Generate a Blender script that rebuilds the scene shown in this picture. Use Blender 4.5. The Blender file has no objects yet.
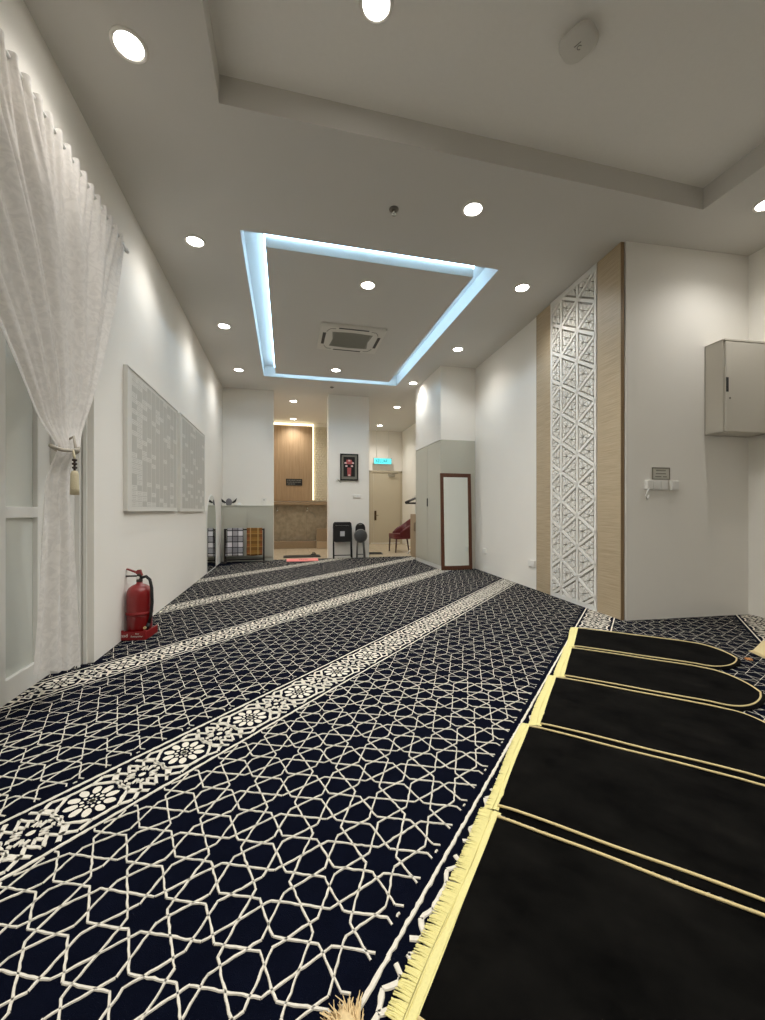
import bpy, bmesh, math, random
from mathutils import Vector, Matrix
random.seed(7)
sc = bpy.context.scene
COL = sc.collection
PI = math.pi

# ------------------------------------------------------------------ camera numbers
FPX = 404.0
YAW = math.atan(96.5 / FPX)
HC = 1.07          # lens height
C = 3.71           # ceiling height
YB = 9.17          # rear wall of the hall
XL = -1.32         # left wall
Z0 = -0.012        # tile floor, under the carpet


# ------------------------------------------------------------------ materials
def lin(c):
    return tuple((v / 12.92 if v <= 0.04045 else ((v + 0.055) / 1.055) ** 2.4) for v in [x / 255 for x in c])


def mat(name, rgb, rough=0.6, metal=0.0, spec=0.5, noise=0.0, nscale=20.0, bump=0.0, bscale=200.0,
        sheen=0.0, emit=None, estr=0.0, coat=0.0):
    m = bpy.data.materials.new(name)
    m.use_nodes = True
    nt = m.node_tree
    b = nt.nodes['Principled BSDF']
    col = lin(rgb) + (1,)
    b.inputs['Base Color'].default_value = col
    b.inputs['Roughness'].default_value = rough
    b.inputs['Metallic'].default_value = metal
    b.inputs['Specular IOR Level'].default_value = spec
    if coat:
        b.inputs['Coat Weight'].default_value = coat
        b.inputs['Coat Roughness'].default_value = 0.08
    if sheen:
        b.inputs['Sheen Weight'].default_value = sheen
        b.inputs['Sheen Roughness'].default_value = 0.45
    if emit:
        b.inputs['Emission Color'].default_value = lin(emit) + (1,)
        b.inputs['Emission Strength'].default_value = estr
    tc = None
    if noise or bump:
        tc = nt.nodes.new('ShaderNodeTexCoord')
    if noise:
        n = nt.nodes.new('ShaderNodeTexNoise')
        n.inputs['Scale'].default_value = nscale
        n.inputs['Detail'].default_value = 4
        nt.links.new(tc.outputs['Object'], n.inputs['Vector'])
        r = nt.nodes.new('ShaderNodeMapRange')
        r.inputs['To Min'].default_value = 1 - noise
        r.inputs['To Max'].default_value = 1 + noise
        nt.links.new(n.outputs['Fac'], r.inputs['Value'])
        mx = nt.nodes.new('ShaderNodeVectorMath')
        mx.operation = 'SCALE'
        mx.inputs[0].default_value = col[:3]
        nt.links.new(r.outputs['Result'], mx.inputs['Scale'])
        nt.links.new(mx.outputs['Vector'], b.inputs['Base Color'])
    if bump:
        n2 = nt.nodes.new('ShaderNodeTexNoise')
        n2.inputs['Scale'].default_value = bscale
        n2.inputs['Detail'].default_value = 3
        nt.links.new(tc.outputs['Object'], n2.inputs['Vector'])
        bp = nt.nodes.new('ShaderNodeBump')
        bp.inputs['Strength'].default_value = bump
        bp.inputs['Distance'].default_value = 0.004
        nt.links.new(n2.outputs['Fac'], bp.inputs['Height'])
        nt.links.new(bp.outputs['Normal'], b.inputs['Normal'])
    return m


def wood(name, a, b_, scale=(1, 1, 30), rough=0.45, detail=5, spec=0.4):
    """streaky laminate: noise stretched along one axis"""
    m = bpy.data.materials.new(name)
    m.use_nodes = True
    nt = m.node_tree
    bs = nt.nodes['Principled BSDF']
    bs.inputs['Roughness'].default_value = rough
    bs.inputs['Specular IOR Level'].default_value = spec
    tc = nt.nodes.new('ShaderNodeTexCoord')
    mp = nt.nodes.new('ShaderNodeMapping')
    mp.inputs['Scale'].default_value = scale
    n = nt.nodes.new('ShaderNodeTexNoise')
    n.inputs['Scale'].default_value = 3.0
    n.inputs['Detail'].default_value = detail
    n.inputs['Roughness'].default_value = 0.65
    cr = nt.nodes.new('ShaderNodeValToRGB')
    cr.color_ramp.elements[0].position = 0.32
    cr.color_ramp.elements[0].color = lin(a) + (1,)
    cr.color_ramp.elements[1].position = 0.68
    cr.color_ramp.elements[1].color = lin(b_) + (1,)
    nt.links.new(tc.outputs['Object'], mp.inputs['Vector'])
    nt.links.new(mp.outputs['Vector'], n.inputs['Vector'])
    nt.links.new(n.outputs['Fac'], cr.inputs['Fac'])
    nt.links.new(cr.outputs['Color'], bs.inputs['Base Color'])
    return m


def tiles(name, c1, c2, grout, w, h, rough=0.25, noise=12):
    m = bpy.data.materials.new(name)
    m.use_nodes = True
    nt = m.node_tree
    bs = nt.nodes['Principled BSDF']
    bs.inputs['Roughness'].default_value = rough
    tc = nt.nodes.new('ShaderNodeTexCoord')
    n = nt.nodes.new('ShaderNodeTexNoise')
    n.inputs['Scale'].default_value = noise
    n.inputs['Detail'].default_value = 6
    cr = nt.nodes.new('ShaderNodeValToRGB')
    cr.color_ramp.elements[0].position = 0.35
    cr.color_ramp.elements[0].color = lin(c1) + (1,)
    cr.color_ramp.elements[1].position = 0.65
    cr.color_ramp.elements[1].color = lin(c2) + (1,)
    br = nt.nodes.new('ShaderNodeTexBrick')
    br.offset = 0
    br.inputs['Scale'].default_value = 1
    br.inputs['Brick Width'].default_value = w
    br.inputs['Row Height'].default_value = h
    br.inputs['Mortar Size'].default_value = 0.004
    br.inputs['Mortar'].default_value = lin(grout) + (1,)
    nt.links.new(tc.outputs['Object'], n.inputs['Vector'])
    nt.links.new(n.outputs['Fac'], cr.inputs['Fac'])
    nt.links.new(tc.outputs['Object'], br.inputs['Vector'])
    nt.links.new(cr.outputs['Color'], br.inputs['Color1'])
    nt.links.new(cr.outputs['Color'], br.inputs['Color2'])
    nt.links.new(br.outputs['Color'], bs.inputs['Base Color'])
    return m


def plaid(name, base, bands):
    """woven check: bands = (axis, period, phase, duty, colour, mix)"""
    m = bpy.data.materials.new(name)
    m.use_nodes = True
    nt = m.node_tree
    bs = nt.nodes['Principled BSDF']
    bs.inputs['Roughness'].default_value = 0.9
    tc = nt.nodes.new('ShaderNodeTexCoord')
    sx = nt.nodes.new('ShaderNodeSeparateXYZ')
    nt.links.new(tc.outputs['Object'], sx.inputs['Vector'])
    cur = None
    for ax, per, ph, duty, colr, fac in bands:
        d = nt.nodes.new('ShaderNodeMath'); d.operation = 'MULTIPLY_ADD'
        d.inputs[1].default_value = 1 / per; d.inputs[2].default_value = ph + 50
        nt.links.new(sx.outputs[ax], d.inputs[0])
        f = nt.nodes.new('ShaderNodeMath'); f.operation = 'FRACT'
        nt.links.new(d.outputs[0], f.inputs[0])
        l = nt.nodes.new('ShaderNodeMath'); l.operation = 'LESS_THAN'; l.inputs[1].default_value = duty
        nt.links.new(f.outputs[0], l.inputs[0])
        k = nt.nodes.new('ShaderNodeMath'); k.operation = 'MULTIPLY'; k.inputs[1].default_value = fac
        nt.links.new(l.outputs[0], k.inputs[0])
        mx = nt.nodes.new('ShaderNodeMix'); mx.data_type = 'RGBA'
        nt.links.new(k.outputs[0], mx.inputs['Factor'])
        if cur is None:
            mx.inputs[6].default_value = lin(base) + (1,)
        else:
            nt.links.new(cur, mx.inputs[6])
        mx.inputs[7].default_value = lin(colr) + (1,)
        cur = mx.outputs[2]
    nt.links.new(cur, bs.inputs['Base Color'])
    return m


def sheer(name):
    m = bpy.data.materials.new(name)
    m.use_nodes = True
    nt = m.node_tree
    nt.nodes.clear()
    out = nt.nodes.new('ShaderNodeOutputMaterial')
    df = nt.nodes.new('ShaderNodeBsdfDiffuse'); df.inputs['Color'].default_value = lin((240, 236, 232)) + (1,)
    tl = nt.nodes.new('ShaderNodeBsdfTranslucent'); tl.inputs['Color'].default_value = lin((240, 238, 236)) + (1,)
    tr = nt.nodes.new('ShaderNodeBsdfTransparent')
    m1 = nt.nodes.new('ShaderNodeMixShader'); m1.inputs[0].default_value = 0.35
    m2 = nt.nodes.new('ShaderNodeMixShader')
    tc = nt.nodes.new('ShaderNodeTexCoord')
    w = nt.nodes.new('ShaderNodeTexNoise'); w.inputs['Scale'].default_value = 14; w.inputs['Detail'].default_value = 5
    w.inputs['Distortion'].default_value = 2.5
    nt.links.new(tc.outputs['Object'], w.inputs['Vector'])
    r = nt.nodes.new('ShaderNodeMapRange')
    r.inputs['From Min'].default_value = 0.42; r.inputs['From Max'].default_value = 0.58
    r.inputs['To Min'].default_value = 0.05; r.inputs['To Max'].default_value = 0.15
    nt.links.new(w.outputs['Fac'], r.inputs['Value'])
    bp = nt.nodes.new('ShaderNodeBump'); bp.inputs['Strength'].default_value = 0.3; bp.inputs['Distance'].default_value = 0.01
    nt.links.new(w.outputs['Fac'], bp.inputs['Height'])
    nt.links.new(bp.outputs['Normal'], df.inputs['Normal'])
    nt.links.new(df.outputs[0], m1.inputs[1]); nt.links.new(tl.outputs[0], m1.inputs[2])
    nt.links.new(r.outputs['Result'], m2.inputs[0])
    nt.links.new(m1.outputs[0], m2.inputs[1]); nt.links.new(tr.outputs[0], m2.inputs[2])
    nt.links.new(m2.outputs[0], out.inputs[0])
    return m


def emis(name, rgb, s):
    m = bpy.data.materials.new(name)
    m.use_nodes = True
    nt = m.node_tree
    nt.nodes.clear()
    o = nt.nodes.new('ShaderNodeOutputMaterial')
    e = nt.nodes.new('ShaderNodeEmission')
    e.inputs[0].default_value = lin(rgb) + (1,)
    e.inputs[1].default_value = s
    nt.links.new(e.outputs[0], o.inputs[0])
    return m


M = {}
M['wall'] = mat('wall_paint', (239, 236, 229), 0.75, noise=0.015, nscale=3, bump=0.06, bscale=260)
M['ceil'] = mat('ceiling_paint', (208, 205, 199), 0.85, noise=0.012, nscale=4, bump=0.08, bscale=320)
M['tray'] = mat('tray_painted_light', (243, 240, 234), 0.9, noise=0.02, nscale=30, bump=0.1, bscale=300)  # paler than the ceiling: the tray's brighter light put into its colour
M['white'] = mat('white_gloss_paint', (228, 227, 222), 0.35)
M['plastic'] = mat('white_plastic', (232, 231, 226), 0.3)
M['frost'] = mat('frosted_door_glass', (204, 207, 200), 0.12, coat=0.3)
M['laminate'] = mat('grey_green_laminate', (190, 189, 176), 0.42, noise=0.01, nscale=5)
M['pale_metal'] = mat('pale_powder_coated_steel', (205, 200, 188), 0.38)
M['oak_h'] = wood('light_oak_horizontal_grain', (164, 146, 118), (196, 179, 151), (1, 1, 45))
M['oak_edge'] = wood('oak_edge_band', (126, 102, 73), (150, 126, 94), (1, 1, 45))
M['wood_v'] = wood('brown_wood_vertical_grain', (142, 118, 90), (176, 150, 118), (40, 40, 0.6))
M['wood_pale'] = wood('pale_beige_wood', (160, 138, 110), (178, 158, 132), (30, 30, 0.8))
M['mirror_frame'] = wood('red_brown_wood', (74, 42, 26), (102, 62, 40), (30, 30, 1))
M['mirror'] = mat('mirror_silver', (232, 236, 232), 0.02, metal=1.0)
M['tile'] = tiles('beige_floor_tile', (186, 172, 148), (200, 187, 165), (160, 146, 124), 0.6, 0.6)
M['granite'] = tiles('brown_granite_tile', (142, 130, 110), (164, 152, 131), (128, 116, 97), 0.6, 3.0, 0.3, 9)
M['granite2'] = mat('brown_granite_slab', (146, 126, 101), 0.3, noise=0.25, nscale=60)
M['granite3'] = mat('tan_granite_slab', (178, 157, 130), 0.3, noise=0.15, nscale=60)
M['weave'] = mat('woven_stone_cladding', (214, 208, 190), 0.8)
M['black'] = mat('black_plastic', (14, 14, 15), 0.4)
M['blackm'] = mat('black_metal', (26, 24, 23), 0.4, metal=0.5)
M['darkwood'] = mat('dark_brown_wood', (38, 30, 27), 0.5, noise=0.2, nscale=15)
M['grey_cushion'] = mat('grey_vinyl', (62, 62, 62), 0.55)
M['grey_metal'] = mat('grey_painted_tube', (122, 120, 115), 0.4, metal=0.3)
M['chrome'] = mat('chrome', (215, 215, 212), 0.15, metal=1.0)
M['red'] = mat('red_enamel', (128, 8, 13), 0.3, coat=0.5)
M['red_plastic'] = mat('red_plastic', (132, 12, 17), 0.45)
M['rubber'] = mat('black_rubber', (18, 17, 17), 0.6)
M['burgundy'] = mat('burgundy_leather', (98, 32, 34), 0.4)
M['chairleg'] = mat('dark_red_wood', (62, 26, 20), 0.4)
M['navy'] = mat('navy_pile', (9, 13, 28), 0.95, spec=0.04, noise=0.35, nscale=14, bump=0.9, bscale=420)
M['ivory'] = mat('ivory_pile', (232, 226, 212), 0.95, spec=0.1, noise=0.10, nscale=120)
M['velvet'] = wood('black_velvet', (3, 3, 3), (23, 22, 20), (1.1, 1.7, 1), 0.95, 6, 0.05)
M['gold'] = mat('pale_gold_piping', (226, 206, 150), 0.7, noise=0.2, nscale=200)
M['fringe'] = mat('cream_yellow_fringe', (236, 227, 158), 0.85, noise=0.10, nscale=150)
M['tan'] = mat('tan_fibre', (232, 206, 156), 0.85, noise=0.25, nscale=90)
M['orange'] = mat('orange_fibre', (200, 140, 84), 0.85, noise=0.2, nscale=90)
M['cream'] = mat('cream_weave', (232, 214, 164), 0.85, noise=0.1, nscale=90)
M['pink'] = mat('pink_foam', (240, 142, 138), 0.8)
M['ink'] = mat('dark_ink', (80, 50, 48), 0.8)
M['grey_field'] = mat('grey_print', (188, 186, 178), 0.7)
M['white_print'] = mat('white_print', (214, 212, 205), 0.7)
M['ink_grey'] = mat('grey_ink', (120, 118, 108), 0.7)
M['picture_mat'] = mat('grey_mount_board', (120, 118, 108), 0.8)
M['picture_dark'] = mat('black_cloth', (28, 25, 24), 0.9)
M['picture_red'] = mat('dusky_red_cloth', (176, 84, 84), 0.8, noise=0.3, nscale=40)
M['picture_pale'] = mat('pale_pink_cloth', (222, 190, 186), 0.8)
M['lamp'] = emis('lamp_diffuser', (255, 250, 241), 26.0)
M['lampring'] = mat('lamp_trim_white', (236, 232, 224), 0.4)
M['led'] = emis('cool_led', (172, 218, 255), 17.0)
M['ledwarm'] = emis('warm_led', (255, 240, 198), 3.0)
M['sign'] = emis('lit_exit_sign', (96, 222, 226), 1.5)
M['signtext'] = emis('lit_white_letters', (246, 255, 255), 1.3)
M['screen'] = mat('white_carved_screen', (236, 234, 228), 0.5)
M['ac_grille'] = mat('grey_ac_grille', (142, 141, 132), 0.6)
M['ac_body'] = mat('air_conditioner_white', (214, 211, 203), 0.45)
M['sheer'] = sheer('white_lace_sheer')
M['rope'] = mat('grey_cream_cord', (176, 168, 154), 0.7)
M['beige_tassel'] = mat('cream_beads', (208, 196, 164), 0.6, bump=0.8, bscale=150)
M['brown_ring'] = mat('brown_ring', (52, 38, 30), 0.5)
M['grey_cloth'] = mat('grey_cloth', (124, 122, 126), 0.9, noise=0.2, nscale=30)
M['sprinkler'] = mat('sprinkler_metal', (120, 116, 108), 0.35, metal=0.8)
M['cloth_bw'] = plaid('black_white_check', (232, 228, 232), [
    (0, 0.21, 0.56, 0.5, (112, 110, 116), 0.62), (2, 0.23, 0.15, 0.5, (112, 110, 116), 0.62),
    (0, 0.105, 0.1, 0.15, (34, 32, 38), 0.95), (2, 0.115, 0.28, 0.15, (34, 32, 38), 0.95)])
M['cloth_gold'] = plaid('mustard_check', (150, 108, 46), [
    (0, 0.30, 0.12, 0.42, (150, 84, 50), 0.8), (2, 0.135, 0.1, 0.5, (112, 76, 30), 0.7),
    (0, 0.15, 0.58, 0.14, (204, 172, 112), 0.7), (2, 0.135, 0.62, 0.12, (190, 150, 84), 0.6)])


# ------------------------------------------------------------------ mesh helpers
class MB:
    def __init__(self):
        self.v = []; self.f = []; self.mi = []; self.sm = []

    def add(self, verts, faces, mi=0, smooth=False):
        o = len(self.v)
        self.v += [tuple(p) for p in verts]
        for f in faces:
            self.f.append([i + o for i in f]); self.mi.append(mi); self.sm.append(smooth)
        return self

    def box(self, a, b, mi=0, bev=0.0):
        x0, y0, z0 = [min(a[i], b[i]) for i in range(3)]
        x1, y1, z1 = [max(a[i], b[i]) for i in range(3)]
        if bev <= 0:
            vs = [(x0, y0, z0), (x1, y0, z0), (x1, y1, z0), (x0, y1, z0), (x0, y0, z1), (x1, y0, z1), (x1, y1, z1), (x0, y1, z1)]
            fs = [(0, 3, 2, 1), (4, 5, 6, 7), (0, 1, 5, 4), (1, 2, 6, 5), (2, 3, 7, 6), (3, 0, 4, 7)]
            return self.add(vs, fs, mi)
        bm = bmesh.new()
        bmesh.ops.create_cube(bm, size=1)
        bmesh.ops.scale(bm, vec=(x1 - x0, y1 - y0, z1 - z0), verts=bm.verts)
        bmesh.ops.translate(bm, vec=((x0 + x1) / 2, (y0 + y1) / 2, (z0 + z1) / 2), verts=bm.verts)
        bev = min(bev, 0.45 * min(x1 - x0, y1 - y0, z1 - z0))
        bmesh.ops.bevel(bm, geom=bm.edges[:], offset=bev, segments=2, profile=0.5, affect='EDGES')
        bm.verts.index_update()
        self.add([v.co.copy() for v in bm.verts], [[v.index for v in f.verts] for f in bm.faces], mi)
        bm.free()
        return self

    def tube(self, pts, r, n=10, mi=0, closed=False, cap=True):
        pts = [Vector(p) for p in pts]
        N = len(pts)
        rs = r if isinstance(r, (list, tuple)) else [r] * N
        vs = []; fs = []
        up = Vector((0, 0, 1))
        prev = None
        for i, p in enumerate(pts):
            if closed:
                t = pts[(i + 1) % N] - pts[(i - 1) % N]
            else:
                t = pts[min(i + 1, N - 1)] - pts[max(i - 1, 0)]
            t.normalize()
            if prev is None:
                ref = up if abs(t.dot(up)) < 0.9 else Vector((1, 0, 0))
                a = t.cross(ref).normalized()
            else:
                a = (prev - t * prev.dot(t)).normalized()
            prev = a
            b = t.cross(a)
            for k in range(n):
                an = 2 * PI * k / n
                vs.append(p + (a * math.cos(an) + b * math.sin(an)) * rs[i])
        for i in range(N if closed else N - 1):
            j = (i + 1) % N
            for k in range(n):
                k2 = (k + 1) % n
                fs.append((i * n + k, i * n + k2, j * n + k2, j * n + k))
        self.add(vs, fs, mi, True)
        if cap and not closed:
            self.add([vs[k] for k in range(n)], [list(range(n))[::-1]], mi)
            self.add([vs[(N - 1) * n + k] for k in range(n)], [list(range(n))], mi)
        return self

    def lathe(self, prof, c=(0, 0, 0), n=24, mi=0, axis='z', sy=1.0, smooth=True):
        vs = []; fs = []
        for r, h in prof:
            for k in range(n):
                an = 2 * PI * k / n
                x, y = r * math.cos(an), r * math.sin(an) * sy
                if axis == 'z':
                    vs.append((c[0] + x, c[1] + y, c[2] + h))
                elif axis == 'y':
                    vs.append((c[0] + x, c[1] + h, c[2] + y))
                else:
                    vs.append((c[0] + h, c[1] + x, c[2] + y))
        for i in range(len(prof) - 1):
            for k in range(n):
                k2 = (k + 1) % n
                fs.append((i * n + k, i * n + k2, (i + 1) * n + k2, (i + 1) * n + k))
        self.add(vs, fs, mi, smooth)
        if prof[0][0] > 1e-5:
            self.add(vs[:n], [list(range(n))[::-1]], mi)
        if prof[-1][0] > 1e-5:
            self.add(vs[-n:], [list(range(n))], mi)
        return self

    def prism(self, poly, ax, a, b, mi=0):
        """extrude a 2-D outline along axis ax ('x','y','z') from a to b"""
        n = len(poly)
        def P(p, h):
            return {'x': (h, p[0], p[1]), 'y': (p[0], h, p[1]), 'z': (p[0], p[1], h)}[ax]
        vs = [P(p, a) for p in poly] + [P(p, b) for p in poly]
        fs = [list(range(n))[::-1], [i + n for i in range(n)]]
        for i in range(n):
            j = (i + 1) % n
            fs.append((i, j, j + n, i + n))
        return self.add(vs, fs, mi)

    def build(self, name, mats, parent=None, fix=True, **kw):
        me = bpy.data.meshes.new(name)
        me.from_pydata(self.v, [], self.f)
        if not isinstance(mats, (list, tuple)):
            mats = [mats]
        for m in mats:
            me.materials.append(m)
        me.polygons.foreach_set('material_index', self.mi)
        me.polygons.foreach_set('use_smooth', self.sm)
        if fix:
            bm = bmesh.new(); bm.from_mesh(me)
            bmesh.ops.remove_doubles(bm, verts=bm.verts, dist=1e-5)
            bmesh.ops.recalc_face_normals(bm, faces=bm.faces)
            bm.to_mesh(me); bm.free()
        me.update()
        o = bpy.data.objects.new(name, me)
        COL.objects.link(o)
        if parent is not None:
            o.parent = parent
        for k, v in kw.items():
            o[k] = v
        return o


def thing(name, label, cat, loc=(0, 0, 0), rot=0.0, group=None):
    o = bpy.data.objects.new(name, None)
    o.empty_display_size = 0.05
    COL.objects.link(o)
    o.location = loc
    o.rotation_euler = (0, 0, rot)
    o['label'] = label; o['category'] = cat
    if group:
        o['group'] = group
    return o


def struct(name, mb, m, parent=None, **kw):
    o = mb.build(name, m, parent)
    if parent is None:
        o['kind'] = 'structure'
    for k, v in kw.items():
        o[k] = v
    return o


def rrect(w, h, r, n=5, cx=0, cy=0):
    pts = []
    for sx, sy, a0 in ((1, 1, 0), (-1, 1, 90), (-1, -1, 180), (1, -1, 270)):
        for k in range(n + 1):
            a = math.radians(a0 + 90 * k / n)
            pts.append((cx + sx * (w / 2 - r) + r * math.cos(a), cy + sy * (h / 2 - r) + r * math.sin(a)))
    return pts


def text(body, size, m, parent, loc, rot, name='lettering', extr=0.0008, sx=1.0):
    cu = bpy.data.curves.new(name, 'FONT')
    cu.body = body; cu.size = size; cu.align_x = 'CENTER'; cu.align_y = 'CENTER'; cu.extrude = extr
    t = bpy.data.objects.new('tmp', cu)
    COL.objects.link(t)
    bpy.context.view_layer.update()
    me = bpy.data.meshes.new_from_object(t.evaluated_get(bpy.context.evaluated_depsgraph_get()))
    bpy.data.objects.remove(t)
    me.materials.clear(); me.materials.append(m)
    o = bpy.data.objects.new(name, me)
    COL.objects.link(o)
    o.parent = parent; o.location = loc; o.rotation_euler = rot; o.scale = (sx, 1, 1)
    return o


# ================================================================== SETTING
# floor: tiles under everything, the carpet is laid over them in the hall
b = MB(); b.box((-2.2, -3.4, -0.1), (5.2, 13.3, Z0))
struct('floor', b, M['tile'])

# ceiling with the big tray, the lit slot round the floating panel
TX0, TX1, TY1, TY0 = -0.42, 3.555, 2.79, -2.0
CX0, CX1, CY0, CY1 = -0.42, 2.262, 4.005, 8.22
IX0, IX1, IY0, IY1 = -0.20, 2.055, 4.20, 8.02
CT = C + 0.2
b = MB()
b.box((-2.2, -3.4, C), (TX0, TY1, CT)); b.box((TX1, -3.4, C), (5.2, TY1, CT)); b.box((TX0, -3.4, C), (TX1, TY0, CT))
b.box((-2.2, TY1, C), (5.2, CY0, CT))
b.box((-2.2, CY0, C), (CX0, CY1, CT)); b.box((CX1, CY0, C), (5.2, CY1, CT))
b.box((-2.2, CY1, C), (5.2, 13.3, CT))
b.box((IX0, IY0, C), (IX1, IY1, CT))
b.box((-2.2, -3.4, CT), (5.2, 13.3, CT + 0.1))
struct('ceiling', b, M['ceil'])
b = MB(); b.box((TX0, TY0, CT - 0.012), (TX1, TY1, CT - 0.0005))
struct('ceiling_tray', b, M['tray'])  # thin pale sheet added to brighten the tray top

# left wall with the recessed glazed doorway
DY0, DY1, DZ = 0.5, 3.25, 2.85
b = MB()
b.box((XL - 0.3, -3.4, Z0), (XL, DY0, C)); b.box((XL - 0.3, DY1, Z0), (XL, 9.4, C)); b.box((XL - 0.3, DY0, DZ), (XL, DY1, C))
struct('wall_left', b, M['wall'])

# rear of the hall: left piece, pillar, then the two openings
b = MB(); b.box((XL - 0.1, YB + 0.03, Z0), (-0.265, YB + 0.2, C)); struct('wall_rear', b, M['wall'])
b = MB(); b.box((0.935, YB, Z0), (1.87, YB + 0.32, C)); struct('wall_pillar', b, M['wall'])
# wash area behind the left opening
b = MB(); b.box((-0.72, YB + 0.2, Z0), (-0.6, 12.4, C)); struct('wall_wash_left', b, M['wall'])
b = MB(); b.box((-0.8, 12.32, Z0), (1.88, 12.5, C)); struct('wall_wash_back', b, M['wall'])
b = MB(); b.box((1.32, YB + 0.3, Z0), (1.88, 13.2, C)); struct('wall_partition', b, M['wall'])
# corridor behind the right opening
YE = 13.02
b = MB(); b.box((1.8, YE, Z0), (4.0, YE + 0.2, C)); struct('wall_end', b, M['wall'])
b = MB(); b.box((3.78, 8.3, Z0), (4.0, 13.2, C)); struct('wall_corridor_right', b, M['wall'])


def wx(y):
    return 3.235 + 0.052 * (y - 3.3)


b = MB()
b.prism([(wx(3.3), 3.29), (wx(6.9), 6.9), (wx(6.9), 8.3), (3.78, 8.3), (3.78, 8.42), (5.0, 8.42), (5.0, 3.1), (4.68, 3.19)], 'z', Z0, C)
struct('wall_right', b, M['wall'])
b = MB(); b.box((4.66, -3.4, Z0), (4.9, 3.3, C)); struct('wall_far_right', b, M['wall'])
b = MB(); b.box((-1.6, -3.4, Z0), (4.9, -3.2, C)); struct('wall_front', b, M['wall'])
b = MB(); b.box((2.735, 6.9, 2.372), (wx(6.9) + 0.05, 8.35, C)); struct('wall_bulkhead', b, M['wall'])

# doorway on the left: white frame, mid rail, frosted panes
d = bpy.data.objects.new('door_1', None); COL.objects.link(d); d['kind'] = 'structure'
XD = XL - 0.19
b = MB()
b.box((XD - 0.05, DY1 - 0.12, Z0), (XL - 0.10, DY1, DZ), bev=0.006); b.box((XD - 0.05, DY0, Z0), (XL - 0.10, DY0 + 0.1, DZ), bev=0.006)
b.box((XD - 0.05, DY0, DZ - 0.1), (XL - 0.10, DY1, DZ), bev=0.006)
b.box((XD - 0.02, DY1 - 0.16, Z0), (XL - 0.14, DY1 - 0.125, DZ - 0.1))
b.box((XL - 0.105, DY1 - 0.040, Z0), (XL - 0.070, DY1 - 0.001, DZ - 0.02), bev=0.003)
b.box((XL - 0.062, DY1 - 0.020, Z0), (XL - 0.038, DY1 - 0.001, DZ - 0.02), bev=0.003)
b.build('door_frame', M['white'], d)
b = MB()
for y0, y1 in ((DY1 - 0.30, DY1 - 0.16), (2.52, 2.655), (1.2, 1.33), (DY0 + 0.1, DY0 + 0.2)):
    b.box((XD - 0.045, y0, 0.0), (XD + 0.005, y1, DZ - 0.1), bev=0.004)
for z0, z1 in ((0.0, 0.13), (1.03, 1.095), (DZ - 0.2, DZ - 0.1)):
    b.box((XD - 0.045, DY0 + 0.1, z0), (XD + 0.003, DY1 - 0.16, z1), bev=0.004)
b.build('door_rail', M['white'], d)
b = MB(); b.box((XD - 0.035, DY0 + 0.1, 0.05), (XD - 0.022, DY1 - 0.2, DZ - 0.1)); b.build('glass_pane', M['frost'], d)
b = MB(); b.box((XL - 0.32, DY0, Z0), (XL - 0.26, DY1, DZ)); struct('wall_doorway_backing', b, M['wall'])

# corridor door
d2 = bpy.data.objects.new('door_2', None); COL.objects.link(d2); d2['kind'] = 'structure'; d2.location = (0, YE, 0)
b = MB()
b.box((2.60, -0.04, Z0), (2.70, 0.03, 2.40), bev=0.004); b.box((3.72, -0.04, Z0), (3.78, 0.03, 2.40), bev=0.004)
b.box((2.60, -0.04, 2.34), (3.78, 0.03, 2.40), bev=0.004)
b.build('door_frame', mat('door_frame_beige', (188, 178, 156), 0.5), d2)
mdoor = mat('door_leaf_beige', (198, 188, 166), 0.5, noise=0.02, nscale=4)
b = MB(); b.box((2.815, -0.015, 0.03), (3.715, 0.0, 2.335), bev=0.003); b.build('door_leaf', mdoor, d2)
b = MB(); b.box((2.705, -0.015, 0.03), (2.808, 0.0, 2.335), bev=0.003); b.build('door_side_leaf', mdoor, d2)
b = MB(); b.box((2.83, -0.025, 0.76), (2.90, -0.014, 1.08), bev=0.004)
b.tube([(2.865, -0.02, 0.93), (2.865, -0.06, 0.93), (2.96, -0.06, 0.93)], 0.009)
b.build('door_handle', mat('bronze_handle', (84, 66, 44), 0.35, metal=0.7), d2)
b = MB(); b.box((3.30, -0.07, 2.20), (3.52, -0.014, 2.30), bev=0.006)
b.tube([(3.42, -0.05, 2.30), (3.60, -0.16, 2.32), (3.48, -0.05, 2.37)], 0.01, 6)
b.build('door_closer', mat('closer_grey', (150, 143, 126), 0.4), d2)

# wash area finishes
b = MB(); b.box((-0.6, 12.22, 1.36), (0.775, 12.32, 3.60)); struct('trim_1', b, M['wood_v'], label='brown vertical grain wall panel')
b = MB()
b.box((0.80, 12.28, 1.36), (1.32, 12.32, 3.60))
r_ = 0
z = 1.37
while z < 3.58:
    for k in range(6):
        x = 0.815 + k * 0.095 + (0.047 if r_ % 2 else 0)
        if x < 1.25:
            b.box((x, 12.235, z), (x + 0.060, 12.285, z + 0.044), bev=0.014)
    z += 0.070; r_ += 1
struct('trim_2', b, M['weave'])
b = MB(); b.box((-0.6, 12.02, 1.245), (1.32, 12.32, 1.345), bev=0.01); struct('trim_3', b, M['granite2'])
b = MB(); b.box((-0.6, 12.24, 0.2), (1.32, 12.32, 1.245)); struct('trim_4', b, M['granite'])
b = MB(); b.box((-0.6, 11.92, Z0), (1.32, 12.3, 0.195), bev=0.008); struct('trim_5', b, M['granite2'])
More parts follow.
